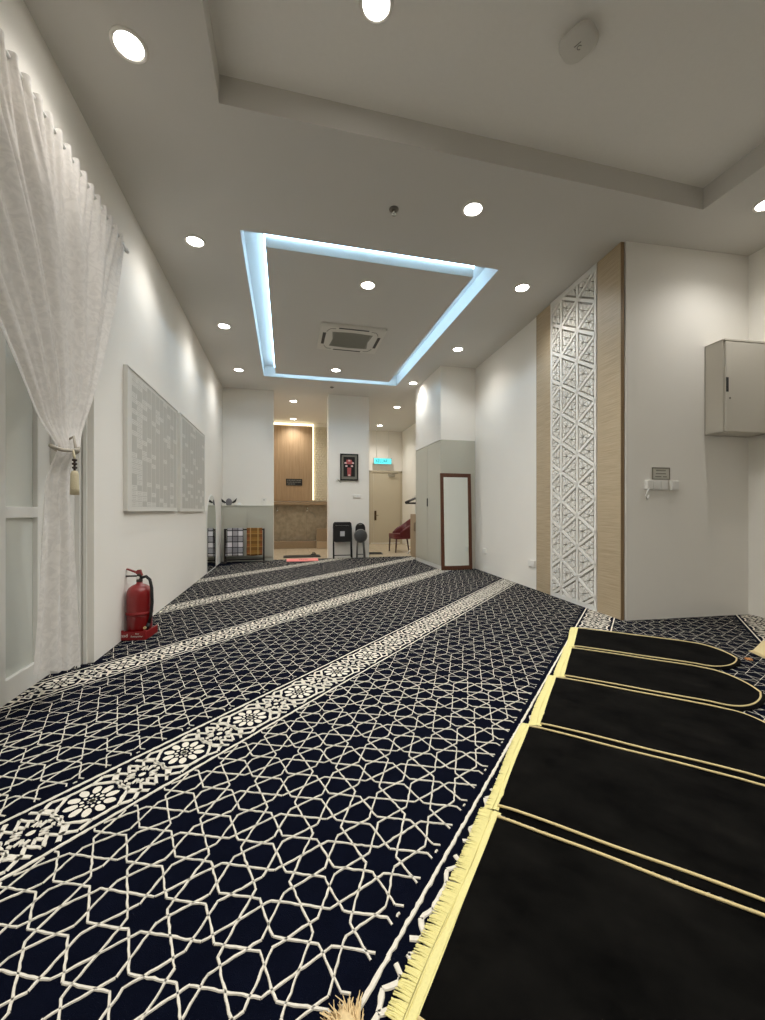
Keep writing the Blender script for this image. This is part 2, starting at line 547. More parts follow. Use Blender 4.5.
# warm LED line round the wood panel
t = thing('led_strip', 'warm white light strip framing the top and right of the brown wood panel', 'light', (0, 12.2, 0))
b = MB(); b.box((-0.6, 0.0, 3.60), (0.80, 0.03, 3.655)); b.build('strip', M['ledwarm'], t)
b = MB(); b.box((0.775, 0.01, 1.40), (0.80, 0.05, 3.60)); b.build('strip', M['ledwarm'], t)

# ================================================================== CARPET
TH = math.radians(44.2)
EU = (math.cos(TH), math.sin(TH)); EV = (-math.sin(TH), math.cos(TH))


def W2(u, v):
    return (u * EU[0] + v * EV[0], u * EU[1] + v * EV[1])


POLY = [(XL, -3.2), (4.66, -3.2), (4.66, 3.19), (3.24, 3.28), (3.21, 3.3), (wx(6.9), 6.9), (2.735, 6.9), (2.735, 8.36), (2.875, 8.38), (2.875, YB), (XL, YB), (XL, DY1), (XD, DY1), (XD, DY0), (XL, DY0)]


def inside(x, y):
    c = False
    n = len(POLY)
    for i in range(n):
        x1, y1 = POLY[i]; x2, y2 = POLY[(i + 1) % n]
        if (y1 > y) != (y2 > y) and x < (x2 - x1) * (y - y1) / (y2 - y1) + x1:
            c = not c
    return c


TC = math.radians(43.9)


def WC(u, v):
    return (u * math.cos(TC) - v * math.sin(TC), u * math.sin(TC) + v * math.cos(TC))


carp = MB()
carp.prism(POLY, 'z', Z0, 0.0, 0)
rnd = random.Random(3)


def ribbon(pts, w, lo=None, hi=None):
    """raised pile line through (u,v) points; v may be clipped to [lo,hi]"""
    w_in = w
    for (u0, v0), (u1, v1) in zip(pts, pts[1:]):
        w = w_in
        if lo is not None:
            if v0 > v1:
                u0, v0, u1, v1 = u1, v1, u0, v0
            if v1 <= lo or v0 >= hi:
                continue
            if v0 < lo:
                u0 += (u1 - u0) * (lo - v0) / (v1 - v0); v0 = lo
            if v1 > hi:
                u1 = u0 + (u1 - u0) * (hi - v0) / (v1 - v0); v1 = hi
        mx, my = WC((u0 + u1) / 2, (v0 + v1) / 2)
        if my < -1.0 or not inside(mx, my):
            continue
        dist = math.hypot(mx, my)
        if mx * math.sin(YAW) + my * math.cos(YAW) < 0.25:
            continue
        L = math.hypot(u1 - u0, v1 - v0)
        if L < 1e-4:
            continue
        if lo is not None:
            w = w_in * (1 - 0.48 * min(1, max(0, (dist - 1.2) / 2.6)))
        nx, ny = -(v1 - v0) / L, (u1 - u0) / L
        near = dist < 2.6
        n = max(1, int(L / 0.014)) if near else (max(1, int(L / 0.04)) if dist < 4.5 else 1)
        vs = []; fs = []
        for k in range(n + 1):
            t = k / n
            j = rnd.uniform(-1, 1) * (0.0015 if n > 1 else 0)
            ww = w / 2 * (1 + rnd.uniform(-.24, .24) * (1 if n > 1 else 0))
            cu, cv = u0 + (u1 - u0) * t + nx * j, v0 + (v1 - v0) * t + ny * j
            pr = ((-ww - .0004, 0.0002), (-ww * .8, 0.0032), (ww * .8, 0.0032), (ww + .0004, 0.0002)) if near else ((-ww, 0.0012), (ww, 0.0012))
            for o, h in pr:
                x, y = WC(cu + nx * o, cv + ny * o)
                vs.append((x, y, h))
        m_ = 4 if near else 2
        for k in range(n):
            for q in range(m_ - 1):
                a = k * m_ + q
                fs.append((a, a + 1, a + m_ + 1, a + m_))
        carp.add(vs, fs, 1)


def blob(u, v, a, b_, ang, n=12):
    x, y = WC(u, v)
    if y < -0.5 or not inside(x, y):
        return
    if math.hypot(x, y) > 5:
        n = 7
    vs = []
    for k in range(n):
        t = 2 * PI * k / n
        j = 1 + rnd.uniform(-.07, .07)
        p, q = a * j * math.cos(t), b_ * j * math.sin(t)
        vs.append(WC(u + p * math.cos(ang) - q * math.sin(ang), v + p * math.sin(ang) + q * math.cos(ang)) + (0.0028,))
    carp.add(vs, [list(range(n))], 1)


PITCH = 1.334; V0 = 0.370; HB = 0.1415
DU, DV = 0.2365, 0.2165
U0 = 1.04
c8 = math.cos(3 * PI / 8)
LW = 0.0054
for k in range(-4, 6):
    vb = V0 + PITCH * k
    lo, hi = vb + HB + 0.03, vb + PITCH - HB - 0.012
    for m_ in range(-1, 6):
        vc = vb + 0.301 + DV * m_
        for i in range(-22, 50):
            uc = U0 + DU * i
            x, y = WC(uc, vc)
            if not (-1.7 < x < 5 and -0.8 < y < 9.6):
                continue
            # eight-fold star: half chords from each contact point on the octagon
            for q in range(8):
                for s in (1, -1):
                    a0 = q * PI / 4
                    psi = a0 + s * 3 * PI / 8
                    r1 = c8 / math.cos(PI / 8)
                    a1 = psi - s * (PI / 8)
                    p0 = (uc + DU / 2 * math.cos(a0), vc + DV / 2 * math.sin(a0))
                    p1 = (uc + DU / 2 * r1 * math.cos(a1), vc + DV / 2 * r1 * math.sin(a1))
                    ribbon([p0, p1], LW, lo, hi)
            # small four-point star in the gap
            us, vs_ = uc + DU / 2, vc + DV / 2
            for q in range(4):
                a0 = PI / 4 + q * PI / 2
                # edge midpoint of the gap square
                mpu, mpv = 0.4142 * math.cos(a0), 0.4142 * math.sin(a0)
                for s in (1, -1):
                    av = a0 + s * PI / 4
                    ribbon([(us + DU / 2 * mpu, vs_ + DV / 2 * mpv), (us + DU / 2 * 0.171 * math.cos(av), vs_ + DV / 2 * 0.171 * math.sin(av))], LW, lo, hi)

# border bands
FL = 0.3557
for k in range(-3, 5):
    vb = V0 + PITCH * k
    for t_, w in ((HB, 0.0110), (-HB, 0.0110)):
        n = 90
        ribbon([(-4 + 14 * i / n, vb + t_) for i in range(n + 1)], w)
    for i in range(-16, 32):
        uf = 1.387 + FL * i
        x, y = WC(uf, vb)
        if not (-1.8 < x < 5.0 and -0.5 < y < 9.6):
            continue
        # rosette
        blob(uf, vb, 0.011, 0.011, 0)
        for q in range(4):
            blob(uf, vb, 0.017, 0.005, q * PI / 4 + .2)
        for q in range(10):
            a = q * PI / 5 + 0.31
            blob(uf + .032 * math.cos(a + .3), vb + .032 * math.sin(a + .3), 0.0075, 0.006, a)
            blob(uf + .063 * math.cos(a), vb + .063 * math.sin(a), 0.0225, 0.0145, a)
        # frame of the rosette
        R = 0.104
        oc = [(uf + R * math.cos(PI / 8 + q * PI / 4) * 1.06, vb + R * math.sin(PI / 8 + q * PI / 4) * 1.06) for q in range(8)]
        ribbon(oc + oc[:1], 0.013)
        # corner lozenges
        for su in (1, -1):
            for sv in (1, -1):
                ribbon([(uf + su * .045, vb + sv * .102), (uf + su * .085, vb + sv * .118), (uf + su * .125, vb + sv * .085), (uf + su * .102, vb + sv * .045)], 0.0125)
                ribbon([(uf + su * .125, vb + sv * .085), (uf + su * .145, vb + sv * .118)], 0.0125)
        # interlaced knot half way to the next rosette
        uk = uf + FL / 2
        for sv in (1, -1):
            zig = [(-.082, .060), (-.055, .098), (-.028, .050), (0, .104), (.028, .050), (.055, .098), (.082, .060)]
            ribbon([(uk + p, vb + sv * q) for p, q in zig], 0.0115)
            for su in (1, -1):
                z_ = [(.012, .030), (.036, .040), (.024, .012), (.052, .022), (.060, .006)]
                ribbon([(uk + su * p, vb + sv * q) for p, q in z_], 0.0115)
                ribbon([(uk + su * .082, vb + sv * .060), (uk + su * .066, vb + sv * .030), (uk + su * .086, vb)], 0.010)
            ribbon([(uk - .014, vb + sv * .066), (uk, vb + sv * .040), (uk + .014, vb + sv * .066)], 0.0105)
        blob(uk, vb, 0.014, 0.011, 0)
carpet = carp.build('carpet', [M['navy'], M['ivory']], fix=False)
carpet['label'] = 'navy fitted carpet with ivory star lattice and diagonal floral bands across the hall'
carpet['category'] = 'carpet'

# ================================================================== PRAYER MATS
def prayer_mat(u0, v0, wid, length, rot_extra, label, frw=0.062, fr_off=0.0):
    x, y = W2(u0, v0)
    rot = math.radians(-45.8 + rot_extra)
    t = thing('prayer_mat', label, 'prayer mat', (x, y, 0.004), rot, 'black velvet prayer mats')
    Ls = length - 0.25
    def outline(inset=0.0):
        pts = [(0, inset), (Ls, inset)]
        n = 14
        for i in range(1, n + 1):
            s = i / n
            hw = (wid / 2 - inset) * (1 - s ** 2.2) ** 0.75
            pts.append((Ls + (0.25 - inset) * s, wid / 2 - hw))
        for i in range(n - 1, 0, -1):
            s = i / n
            hw = (wid / 2 - inset) * (1 - s ** 2.2) ** 0.75
            pts.append((Ls + (0.25 - inset) * s, wid / 2 + hw))
        pts += [(Ls, wid - inset), (0, wid - inset)]
        return pts
    # pile: a softly undulating grid trimmed to the arch outline
    b = MB()
    r = random.Random(int(u0 * 1000))
    ph = [r.uniform(0, 6) for _ in range(4)]
    nx, ny = 60, 36
    def hz(px, py):
        e = min(py, wid - py, max(0.0, length - px)) / 0.03
        return 0.004 + 0.011 * min(1, max(0, e)) ** 0.5 + 0.0018 * math.sin(px * 9 + ph[0]) * math.sin(py * 11 + ph[1]) + 0.001 * math.sin(px * 23 + py * 17 + ph[2])
    vs = []
    for i in range(nx + 1):
        px = length * i / nx
        s = max(0, (px - Ls) / 0.25)
        hw = wid / 2 * (max(0, 1 - s ** 2.2)) ** 0.75
        for j in range(ny + 1):
            py = wid / 2 + hw * (2 * j / ny - 1)
            vs.append((px, py, hz(px, py) if 0 < j < ny else 0.003))
    fs = [(i * (ny + 1) + j, (i + 1) * (ny + 1) + j, (i + 1) * (ny + 1) + j + 1, i * (ny + 1) + j + 1) for i in range(nx) for j in range(ny)]
    b.add(vs, fs, 0, True)
    b.prism(outline(0.002), 'z', 0.0, 0.0035)
    b.build('pile', M['velvet'], t, fix=False)
    b = MB()
    o = outline(0.024)
    # densify straight runs so the cord can wander a little
    path = []
    for p, q in zip(o, o[1:]):
        n = max(1, int(math.hypot(q[0] - p[0], q[1] - p[1]) / 0.05))
        for i in range(n):
            path.append((p[0] + (q[0] - p[0]) * i / n, p[1] + (q[1] - p[1]) * i / n))
    path.append(o[-1])
    b.tube([(p[0], p[1] + 0.002 * math.sin(p[0] * 15 + ph[3]), 0.0185 if 0.05 < p[0] < Ls else 0.0155) for p in path], 0.0046, 8)
    b.build('piping', M['gold'], t, label='pale gold corded piping round the black pile')
    # fringe: woven heading, then loose strands
    b = MB()
    hd = frw * 0.42
    n = 40
    vs = []; fs = []
    for i in range(n + 1):
        y_ = wid * i / n
        w_ = 0.004 * math.sin(y_ * 9 + ph[0]) + 0.002 * math.sin(y_ * 31)
        vs += [(0.008, y_, 0.013), (-hd * .5 + w_ * .5, y_, 0.014), (-hd + w_, y_, 0.008), (-hd + w_, y_, 0.0)]
    for i in range(n):
        for q in range(3):
            a = i * 4 + q
            fs.append((a, a + 1, a + 5, a + 4))
    b.add(vs, fs, 0, True)
    # stitched ribs on the heading
    for q in range(4):
        xx = -hd * (0.1 + 0.25 * q)
        b.tube([(xx + 0.002 * math.sin(y_ * 9 / 1 + ph[0]), y_, 0.0135 - 0.0008 * q) for y_ in [wid * i / 24 for i in range(25)]], 0.0016, 5)
    ns = int(wid / 0.0034)
    for i in range(ns):
        y_ = wid * (i + .5) / ns + r.uniform(-.001, .001)
        w_ = 0.004 * math.sin(y_ * 9 + ph[0])
        l_ = (frw - hd) * r.uniform(0.94, 1.03)
        sl = r.uniform(-.0045, .0045)
        h0, h1 = 0.009, 0.003 + r.uniform(0, .003)
        b.tube([(-hd + w_ + .002, y_, h0), (-hd + w_ - l_ * .5, y_ + sl * .4, (h0 + h1) / 2 + .0015), (-hd + w_ - l_, y_ + sl, h1)], [0.0028, 0.0026, 0.0018], 4, cap=False)
    b.build('fringe', M['fringe'], t, fix=False, label='cream yellow fringe along the near left end')
    return t


prayer_mat(0.722, 0.385, 0.688, 1.10, 2.2, 'nearest black prayer mat in the row, cut off by the foreground corner', 0.066)
prayer_mat(1.416, 0.424, 0.662, 1.09, 2.4, 'second black prayer mat from the foreground, just behind the nearest one', 0.046)
prayer_mat(2.084, 0.410, 0.690, 1.08, 2.7, 'middle black prayer mat of the five in the row', 0.055)
prayer_mat(2.780, 0.400, 0.645, 1.04, 3.0, 'fourth black prayer mat away, with its whole arched tip in view', 0.062)
prayer_mat(3.432, 0.425, 0.600, 1.06, 3.3, 'farthest black prayer mat, nearest to the wood and carved screen panel', 0.06)

# frayed tassel at the bottom edge, cream rug corner and its orange tuft at the right edge
t = thing('frayed_tassel', 'frayed tan tassel lying on the carpet at the bottom edge', 'tassel', (0.118, 0.82, 0.003), math.radians(100))
b = MB()
r = random.Random(5)
for i in range(260):
    a = r.uniform(-.5, .5); L = r.uniform(.034, .062); h = r.uniform(0.002, .028)
    x0 = r.uniform(-.045, .0)
    y0 = r.uniform(-.026, .026)
    b.tube([(x0, y0, h * .8 + .003), (x0 + L * .5 * math.cos(a), y0 + L * .5 * math.sin(a), h + .004), (x0 + L * math.cos(a), y0 + L * math.sin(a) * 1.1, h * .5 + .002)], [.0017, .0015, .0008], 4, cap=False)
b.build('strand', M['tan'], t, fix=False, kind='stuff')
b = MB(); b.tube([(-.05, 0, .014), (-.015, 0, .014), (.02, 0, .012)], [.026, .025, .015], 12); b.build('knot', M['tan'], t)

t = thing('rug_corner', 'cream woven rug corner poking in at the right edge beside the mats', 'rug', (3.36, 2.17, 0.003), math.radians(20))
b = MB(); b.prism([(0, -0.03), (0.14, 0.12), (0.5, 0.15), (0.5, -0.25)], 'z', 0, 0.012)
b.build('weave', M['cream'], t)
b = MB()
for i in range(26):
    s = i / 25
    x0, y0 = 0.14 * s, -0.03 + 0.15 * s
    b.tube([(x0, y0, .009), (x0 - .03, y0 + .02, .004)], [.003, .0014], 4, cap=False)
b.build('fringe', M['cream'], t, fix=False)
t = thing('orange_tuft', 'small orange tuft of yarn on the carpet beside the cream rug corner', 'tuft', (3.225, 2.205, 0.002))
b = MB()
for i in range(28):
    a = r.uniform(0, 2 * PI); L = r.uniform(.015, .03)
    b.tube([(0, 0, .006), (L * .6 * math.cos(a), L * .6 * math.sin(a), .012), (L * math.cos(a), L * math.sin(a), .004)], [.003, .003, .0015], 4, cap=False)
b.build('yarn', M['orange'], t, fix=False)

# ================================================================== RIGHT PANEL: oak, carved screen, oak
PA = math.atan(0.07)
PK = (3.19, 3.309)


def pl(s):       # distance along the panel plane (local +Y)
    return s


yl = lambda y: (y - PK[1]) / math.cos(PA)
s_end, s_w2, s_fr, s_w1, s_far = 0.0, yl(3.646), yl(4.45), yl(4.494), yl(4.835)
t = thing('oak_panel', 'light oak upright panel on the wall corner, near side of the carved screen', 'panel', (PK[0], PK[1], 0), -PA)
b = MB(); b.box((0.002, 0.0, 0.001), (0.022, s_w2, C - 0.003)); b.build('board', M['oak_h'], t)
b = MB(); b.box((0.0, -0.004, 0.001), (0.034, 0.0, C - 0.003)); b.build('edge_band', M['oak_edge'], t)
t = thing('oak_panel', 'narrow light oak upright panel on the far side of the carved screen', 'panel', (PK[0], PK[1], 0), -PA)
b = MB(); b.box((0.002, s_w1, 0.001), (0.012, s_far - 0.004, C - 0.003)); b.build('board', M['oak_h'], t)
b = MB(); b.box((0.0, s_far - 0.004, 0.001), (0.012, s_far, C - 0.003)); b.build('edge_band', M['oak_edge'], t)

t = thing('carved_screen', 'tall white carved geometric screen between two light oak panels', 'screen', (PK[0], PK[1], 0), -PA)
b = MB()
b.box((0.026, s_w2 + 0.002, 0.002), (0.032, s_fr, C - 0.004)); b.build('backing', mat('screen_backing_shade', (150, 146, 136), 0.8), t)  # grey board colour stands in for shade deep in the slits
b = MB()
b.box((-0.008, s_fr, 0.002), (0.02, s_w1 - 0.001, C - 0.004)); b.box((-0.006, s_w2 + .002, 0.002), (0.012, s_fr, 0.05)); b.box((-0.006, s_w2 + .002, C - 0.065), (0.012, s_fr, C - 0.004))
b.build('frame', M['white'], t)
b = MB()
A0, A1, Zb, Zt = s_w2 + 0.002, s_fr, 0.05, C - 0.065


def strip(a, za, c_, zc, w, d=0.016):
    # clip a segment to the opening (Liang-Barsky), then raise it
    dx, dz = c_ - a, zc - za
    t0, t1 = 0.0, 1.0
    for p, q in ((-dx, a - A0), (dx, A1 - a), (-dz, za - Zb), (dz, Zt - za)):
        if abs(p) < 1e-9:
            if q < 0:
                return
        else:
            rr = q / p
            if p < 0:
                t0 = max(t0, rr)
            else:
                t1 = min(t1, rr)
    if t1 - t0 < 1e-4:
        return
    x0, z0, x1, z1 = a + dx * t0, za + dz * t0, a + dx * t1, za + dz * t1
    L = math.hypot(x1 - x0, z1 - z0)
    if L < 0.004:
        return
    nx, nz = -(z1 - z0) / L * w / 2, (x1 - x0) / L * w / 2
    q = [(x0 + nx, z0 + nz), (x1 + nx, z1 + nz), (x1 - nx, z1 - nz), (x0 - nx, z0 - nz)]
    q = [(min(max(p[0], A0), A1), p[1]) for p in q]
    b.prism(q, 'x', 0.0125 - d, 0.0125)


G = 0.352; AL = G * math.sqrt(3) / 2
a_mid = A0 + 0.02
SD = 0.030          # depth of the carving


def clip_poly(poly):
    """keep the part of a convex outline inside the opening"""
    for ax, lim, sg in ((0, A0, 1), (0, A1, -1), (1, Zb, 1), (1, Zt, -1)):
        out = []
        for k in range(len(poly)):
            p, q = poly[k], poly[(k + 1) % len(poly)]
            dp, dq = (p[ax] - lim) * sg, (q[ax] - lim) * sg
            if dp >= 0:
                out.append(p)
            if dp * dq < 0:
                t_ = dp / (dp - dq)
                out.append((p[0] + (q[0] - p[0]) * t_, p[1] + (q[1] - p[1]) * t_))
        poly = out
        if len(poly) < 3:
            return None
    return poly


def piece(poly, lift=0.0):
    q = clip_poly(poly)
    if q:
        b.prism(q, 'x', -0.004 - lift, -0.004 + SD)


def shrink(poly, d):
    """inset a convex outline by d on every side"""
    ar = sum(p[0] * q[1] - q[0] * p[1] for p, q in zip(poly, poly[1:] + poly[:1]))
    if ar < 0:
        poly = poly[::-1]
    n = len(poly); ls = []
    for k in range(n):
        p, q = poly[k], poly[(k + 1) % n]
        L = math.hypot(q[0] - p[0], q[1] - p[1])
        nx, nz = -(q[1] - p[1]) / L, (q[0] - p[0]) / L
        ls.append((nx, nz, nx * p[0] + nz * p[1] + d))
    out = []
    for k in range(n):
        a1, b1, c1 = ls[k - 1]; a2, b2, c2 = ls[k]
        dt = a1 * b2 - a2 * b1
        if abs(dt) < 1e-9:
            return None
        out.append(((c1 * b2 - c2 * b1) / dt, (a1 * c2 - a2 * c1) / dt))
    ar2 = sum(p[0] * q[1] - q[0] * p[1] for p, q in zip(out, out[1:] + out[:1]))
    return out if ar2 > 1e-5 else None


BW = 0.016          # half width of the straight bands
for fam in (90, 30, -30):
    an = math.radians(fam)
    dx, dz = math.cos(an), math.sin(an)
    nx, nz = -dz, dx
    for k in range(-16, 17):
        ox = a_mid + nx * k * AL; oz = 1.9 + nz * k * AL
        piece([(ox - dx * 6 + nx * BW, oz - dz * 6 + nz * BW), (ox + dx * 6 + nx * BW, oz + dz * 6 + nz * BW), (ox + dx * 6 - nx * BW, oz + dz * 6 - nz * BW), (ox - dx * 6 - nx * BW, oz - dz * 6 - nz * BW)], 0.002)
for i in range(-8, 9):
    for j in range(-24, 25):
        px = a_mid + i * AL; pz = 1.9 + j * G + (G / 2 if i % 2 else 0)
        if not (A0 - .5 < px < A1 + .5 and -0.5 < pz < C + .5):
            continue
        for sg in (1, -1):
            tri = [(px, pz), (px + sg * AL, pz + G / 2), (px + sg * AL, pz - G / 2)]
            tri = shrink(tri, BW + 0.015)
            if not tri:
                continue
            ctr = (sum(p[0] for p in tri) / 3, sum(p[1] for p in tri) / 3)
            md_ = [((tri[k][0] + tri[(k + 1) % 3][0]) / 2, (tri[k][1] + tri[(k + 1) % 3][1]) / 2) for k in range(3)]
            for k in range(3):
                kite = [tri[k], md_[k], ctr, md_[k - 1]]
                # cut every kite across: tip piece and inner piece with a slanting slit between them
                m1 = tuple(tri[k][e] * .45 + md_[k][e] * .55 for e in (0, 1))
                m2 = tuple(tri[k][e] * .45 + md_[k - 1][e] * .55 for e in (0, 1))
                for pc in ([tri[k], m1, m2], [m1, md_[k], ctr], [m1, ctr, m2], [m2, ctr, md_[k - 1]]):
                    q = shrink(pc, 0.0058)
                    if q:
                        piece(q)
b.build('lattice', M['screen'], t, fix=False)

# ================================================================== WALL CABINET (right corner)
WA = math.atan2(3.19 - 3.29, 4.68 - 3.21)
wy = lambda x: 3.29 + (x - 3.21) * (3.19 - 3.29) / (4.68 - 3.21)
t = thing('wall_cabinet', 'pale grey steel wall cabinet hung in the right hand corner', 'cabinet', (4.115, wy(4.115) - 0.207, 1.836), WA)
cw, cd_, ch = 0.54, 0.205, 0.90
b = MB()
b.box((0, 0.02, 0), (0.015, cd_, ch)); b.box((cw - 0.015, 0.02, 0), (cw, cd_, ch)); b.box((0, 0.02, 0), (cw, cd_, 0.015)); b.box((0, 0.0, ch - 0.018), (cw, cd_, ch), bev=0.003)
b.box((0, cd_ - 0.012, 0), (cw, cd_, ch)); b.build('body', M['pale_metal'], t)
b = MB(); b.box((0.012, -0.002, 0.004), (cw - 0.003, 0.018, ch - 0.026), bev=0.004); dr = b.build('door', M['pale_metal'], t)
b = MB(); b.box((0.012, -0.005, 0.385), (0.04, 0.0, 0.525), bev=0.004); b.build('handle', M['black'], dr)
b = MB(); b.lathe([(0.009, -0.006), (0.009, 0.0)], (0.055, 0, 0.325), 14, axis='y'); b.build('keyhole', M['sprinkler'], dr)

# switches and notice on the same wall
t = thing('framed_notice', 'small framed notice above the switches on the right wall', 'notice', (3.62, wy(3.62), 1.44), WA)
b = MB(); b.box((-0.094, -0.004, -0.052), (0.094, -0.001, 0.056)); b.build('paper', mat('notice_paper', (206, 203, 192), 0.6), t)
b = MB()
for z_, w_, o_ in ((0.03, .055, 0), (0.0, .058, 0), (-.03, .035, -.03), (-.03, .022, .045)):
    b.box((o_ - w_, -0.0052, z_ - .004), (o_ + w_, -0.004, z_ + .004))
b.build('lettering', M['ink_grey'], t)
b = MB()
b.box((-0.1, -0.009, 0.052), (0.1, -0.001, 0.062)); b.box((-0.1, -0.009, -0.058), (0.1, -0.001, -0.050)); b.box((-0.1, -0.009, -0.058), (-0.093, -0.001, 0.062)); b.box((0.093, -0.009, -0.058), (0.1, -0.001, 0.062))
b.build('frame', mat('notice_frame', (132, 127, 114), 0.5), t)


def switch(x, z, w, h, gangs, label, depth=0.018):
    t = thing('wall_switch', label, 'switch', (x, wy(x), z), WA)
    b = MB(); b.box((-w / 2, -depth, -h / 2), (w / 2, -0.001, h / 2), bev=0.004); b.build('plate', M['plastic'], t)
    for g in range(gangs):
        x0 = -w / 2 + w * (g + .5) / gangs
        b = MB(); b.box((x0 - w / gangs * .40, -depth - 0.005, -h * .38), (x0 + w / gangs * .40, -depth, h * .38), bev=0.002)
        b.build('rocker', M['plastic'], t)
    return t


switch(3.602, 1.325, 0.185, 0.098, 2, 'wide white twin rocker switch under the small framed notice')
switch(3.757, 1.322, 0.086, 0.098, 1, 'square white switch to the right of the twin rocker switch', 0.034)
t = thing('plug_adapter', 'white plug adapter with a short dangling lead left of the switches', 'plug', (3.462, wy(3.462), 1.325), WA)
b = MB(); b.box((-0.03, -0.045, -0.045), (0.035, -0.001, 0.05), bev=0.008); b.build('body', M['plastic'], t)
b = MB(); b.tube([(-0.01, -0.04, -0.03), (-0.035, -0.05, -0.06), (-0.045, -0.04, -0.11), (-0.02, -0.03, -0.14), (0.0, -0.03, -0.10)], 0.007, 8); b.build('lead', M['plastic'], t)

# power sockets low on the right wall
for y_, z_, w_, lab in ((4.96, 0.345, 0.15, 'white double power socket low on the wall beside the far oak panel'), (6.48, 0.37, 0.12, 'white power socket low on the wall beside the brown framed mirror')):
    t = thing('power_socket', lab, 'socket', (wx(y_), y_, z_), -math.atan(0.06))
    b = MB(); b.box((-0.026, -w_ / 2, -0.043), (-0.001, w_ / 2, 0.043), bev=0.003); b.build('plate', M['plastic'], t)
    for q in (-.25, .25):
        b = MB(); b.box((-0.029, w_ * q - .012, 0.016), (-0.026, w_ * q + .012, 0.034), bev=0.001)
        b.build('rocker', M['plastic'], t)

# ================================================================== WARDROBE, LEANING MIRROR
t = thing('wardrobe', 'tall grey built-in wardrobe under the bulkhead, beside the brown framed mirror', 'wardrobe', (2.735, 6.9, 0))
b = MB(); b.box((0.02, 0, 0.002), (wx(6.9) - 2.735 - 0.004, 1.448, 2.370)); b.build('body', M['laminate'], t)
b = MB(); b.box((0.006, 0.002, 0.002), (0.02, 1.447, 0.07)); b.build('plinth', M['white'], t)
for y0, y1, hy in ((0.004, 0.712, 0.69), (0.722, 1.446, 0.0)):
    b = MB(); b.box((0.0, y0, 0.075), (0.02, y1, 2.36), bev=0.002); dr = b.build('door', M['laminate'], t)
    if hy:
        b = MB(); b.box((-0.012, hy - .012, 1.16), (0.0, hy + 0.03, 1.32), bev=0.003); b.build('handle', M['black'], dr)

t = thing('leaning_mirror', 'tall rectangular mirror in a red brown wooden frame leaning on the grey wardrobe', 'mirror', (2.717, 6.80, 0.003))
t.rotation_euler = (math.radians(-2.2), 0, 0)
fw, fh = 0.60, 1.755
b = MB()
b.box((0, 0, 0), (0.062, 0.03, fh), bev=0.006); b.box((fw - 0.062, 0, 0), (fw, 0.03, fh), bev=0.006)
b.box((0.055, 0, 0), (fw - 0.055, 0.03, 0.075), bev=0.006); b.box((0.055, 0, fh - 0.07), (fw - 0.055, 0.03, fh), bev=0.006)
b.build('frame', M['mirror_frame'], t)
b = MB(); b.box((0.055, 0.012, 0.07), (fw - 0.055, 0.016, fh - 0.065)); b.build('glass', M['mirror'], t)

# ================================================================== PRINTED BOARDS ON THE LEFT WALL
def board(y0, y1, z0, z1, cols, seed, label, dens):
    r = random.Random(seed)
    t = thing('wall_board', label, 'board', (XL + 0.001, y0, z0), 0)
    W_, H_ = y1 - y0, z1 - z0
    b = MB(); b.box((0, 0, 0), (0.028, W_, H_), bev=0.002); b.build('panel', M['white_print'], t)
    b = MB()
    fr = 0.007
    for a, c_ in (((0.0, -fr, -fr), (0.034, 0, H_ + fr)), ((0, W_, -fr), (0.034, W_ + fr, H_ + fr)), ((0, 0, -fr), (0.034, W_, 0)), ((0, 0, H_), (0.034, W_, H_ + fr))):
        b.box(a, c_)
    b.build('frame', M['white_print'], t)
    g = MB(); w = MB()
    mx_, mz = 0.10, 0.035
    cw_ = (W_ - mx_ - 0.03) / cols
    rows = 24
    rh = (H_ - 2 * mz) / rows
    for c_ in range(cols):
        ya, yb = mx_ + c_ * cw_ + 0.008, mx_ + (c_ + 1) * cw_ - 0.008
        g.box((0.028, ya, mz), (0.0288, yb, H_ - mz))
        p = dens(c_ / cols)
        for q in range(rows):
            if r.random() < p:
                zc = mz + (q + .5) * rh
                # a printed entry: a white cell with two short lines of lettering
                w.box((0.0288, ya - .004, zc - rh * .42), (0.0294, yb + .004, zc + rh * .42))
                y_ = ya + .012
                while y_ < yb - .02:
                    L = r.uniform(.012, .03)
                    g.box((0.0294, y_, zc + rh * .08), (0.0298, min(y_ + L, yb - .01), zc + rh * .24))
                    g.box((0.0294, y_, zc - rh * .26), (0.0298, min(y_ + L * .8, yb - .01), zc - rh * .10))
                    y_ += L + .010
    g.build('grey_column', M['grey_field'], t, fix=False)
    w.build('printed_entry', M['white_print'], t, fix=False)
    return t


board(3.78, 5.37, 1.075, 2.285, 11, 11, 'larger white framed board of grey printed columns, nearer the curtain', lambda f: 0.75 if f < .1 else (0.5 if f < .2 else 0.28 - .16 * f))
board(5.52, 7.06, 1.070, 2.295, 9, 23, 'smaller looking farther board of grey printed columns, nearer the arched mirror', lambda f: 0.12)

# arched mirror leaning on the left wall
t = thing('arched_mirror', 'slim arch-topped mirror standing against the left wall before the rear corner', 'mirror', (XL + 0.004, 7.36, 0.003))
aw, ah = 0.90, 1.36


def arch(ins):
    pts = [(ins, ins), (aw - ins, ins)]
    rr = aw / 2 - ins
    for q in range(17):
        a = PI * q / 16
        pts.append((aw / 2 + rr * math.cos(a), ah - aw / 2 + rr * math.sin(a)))
    return pts


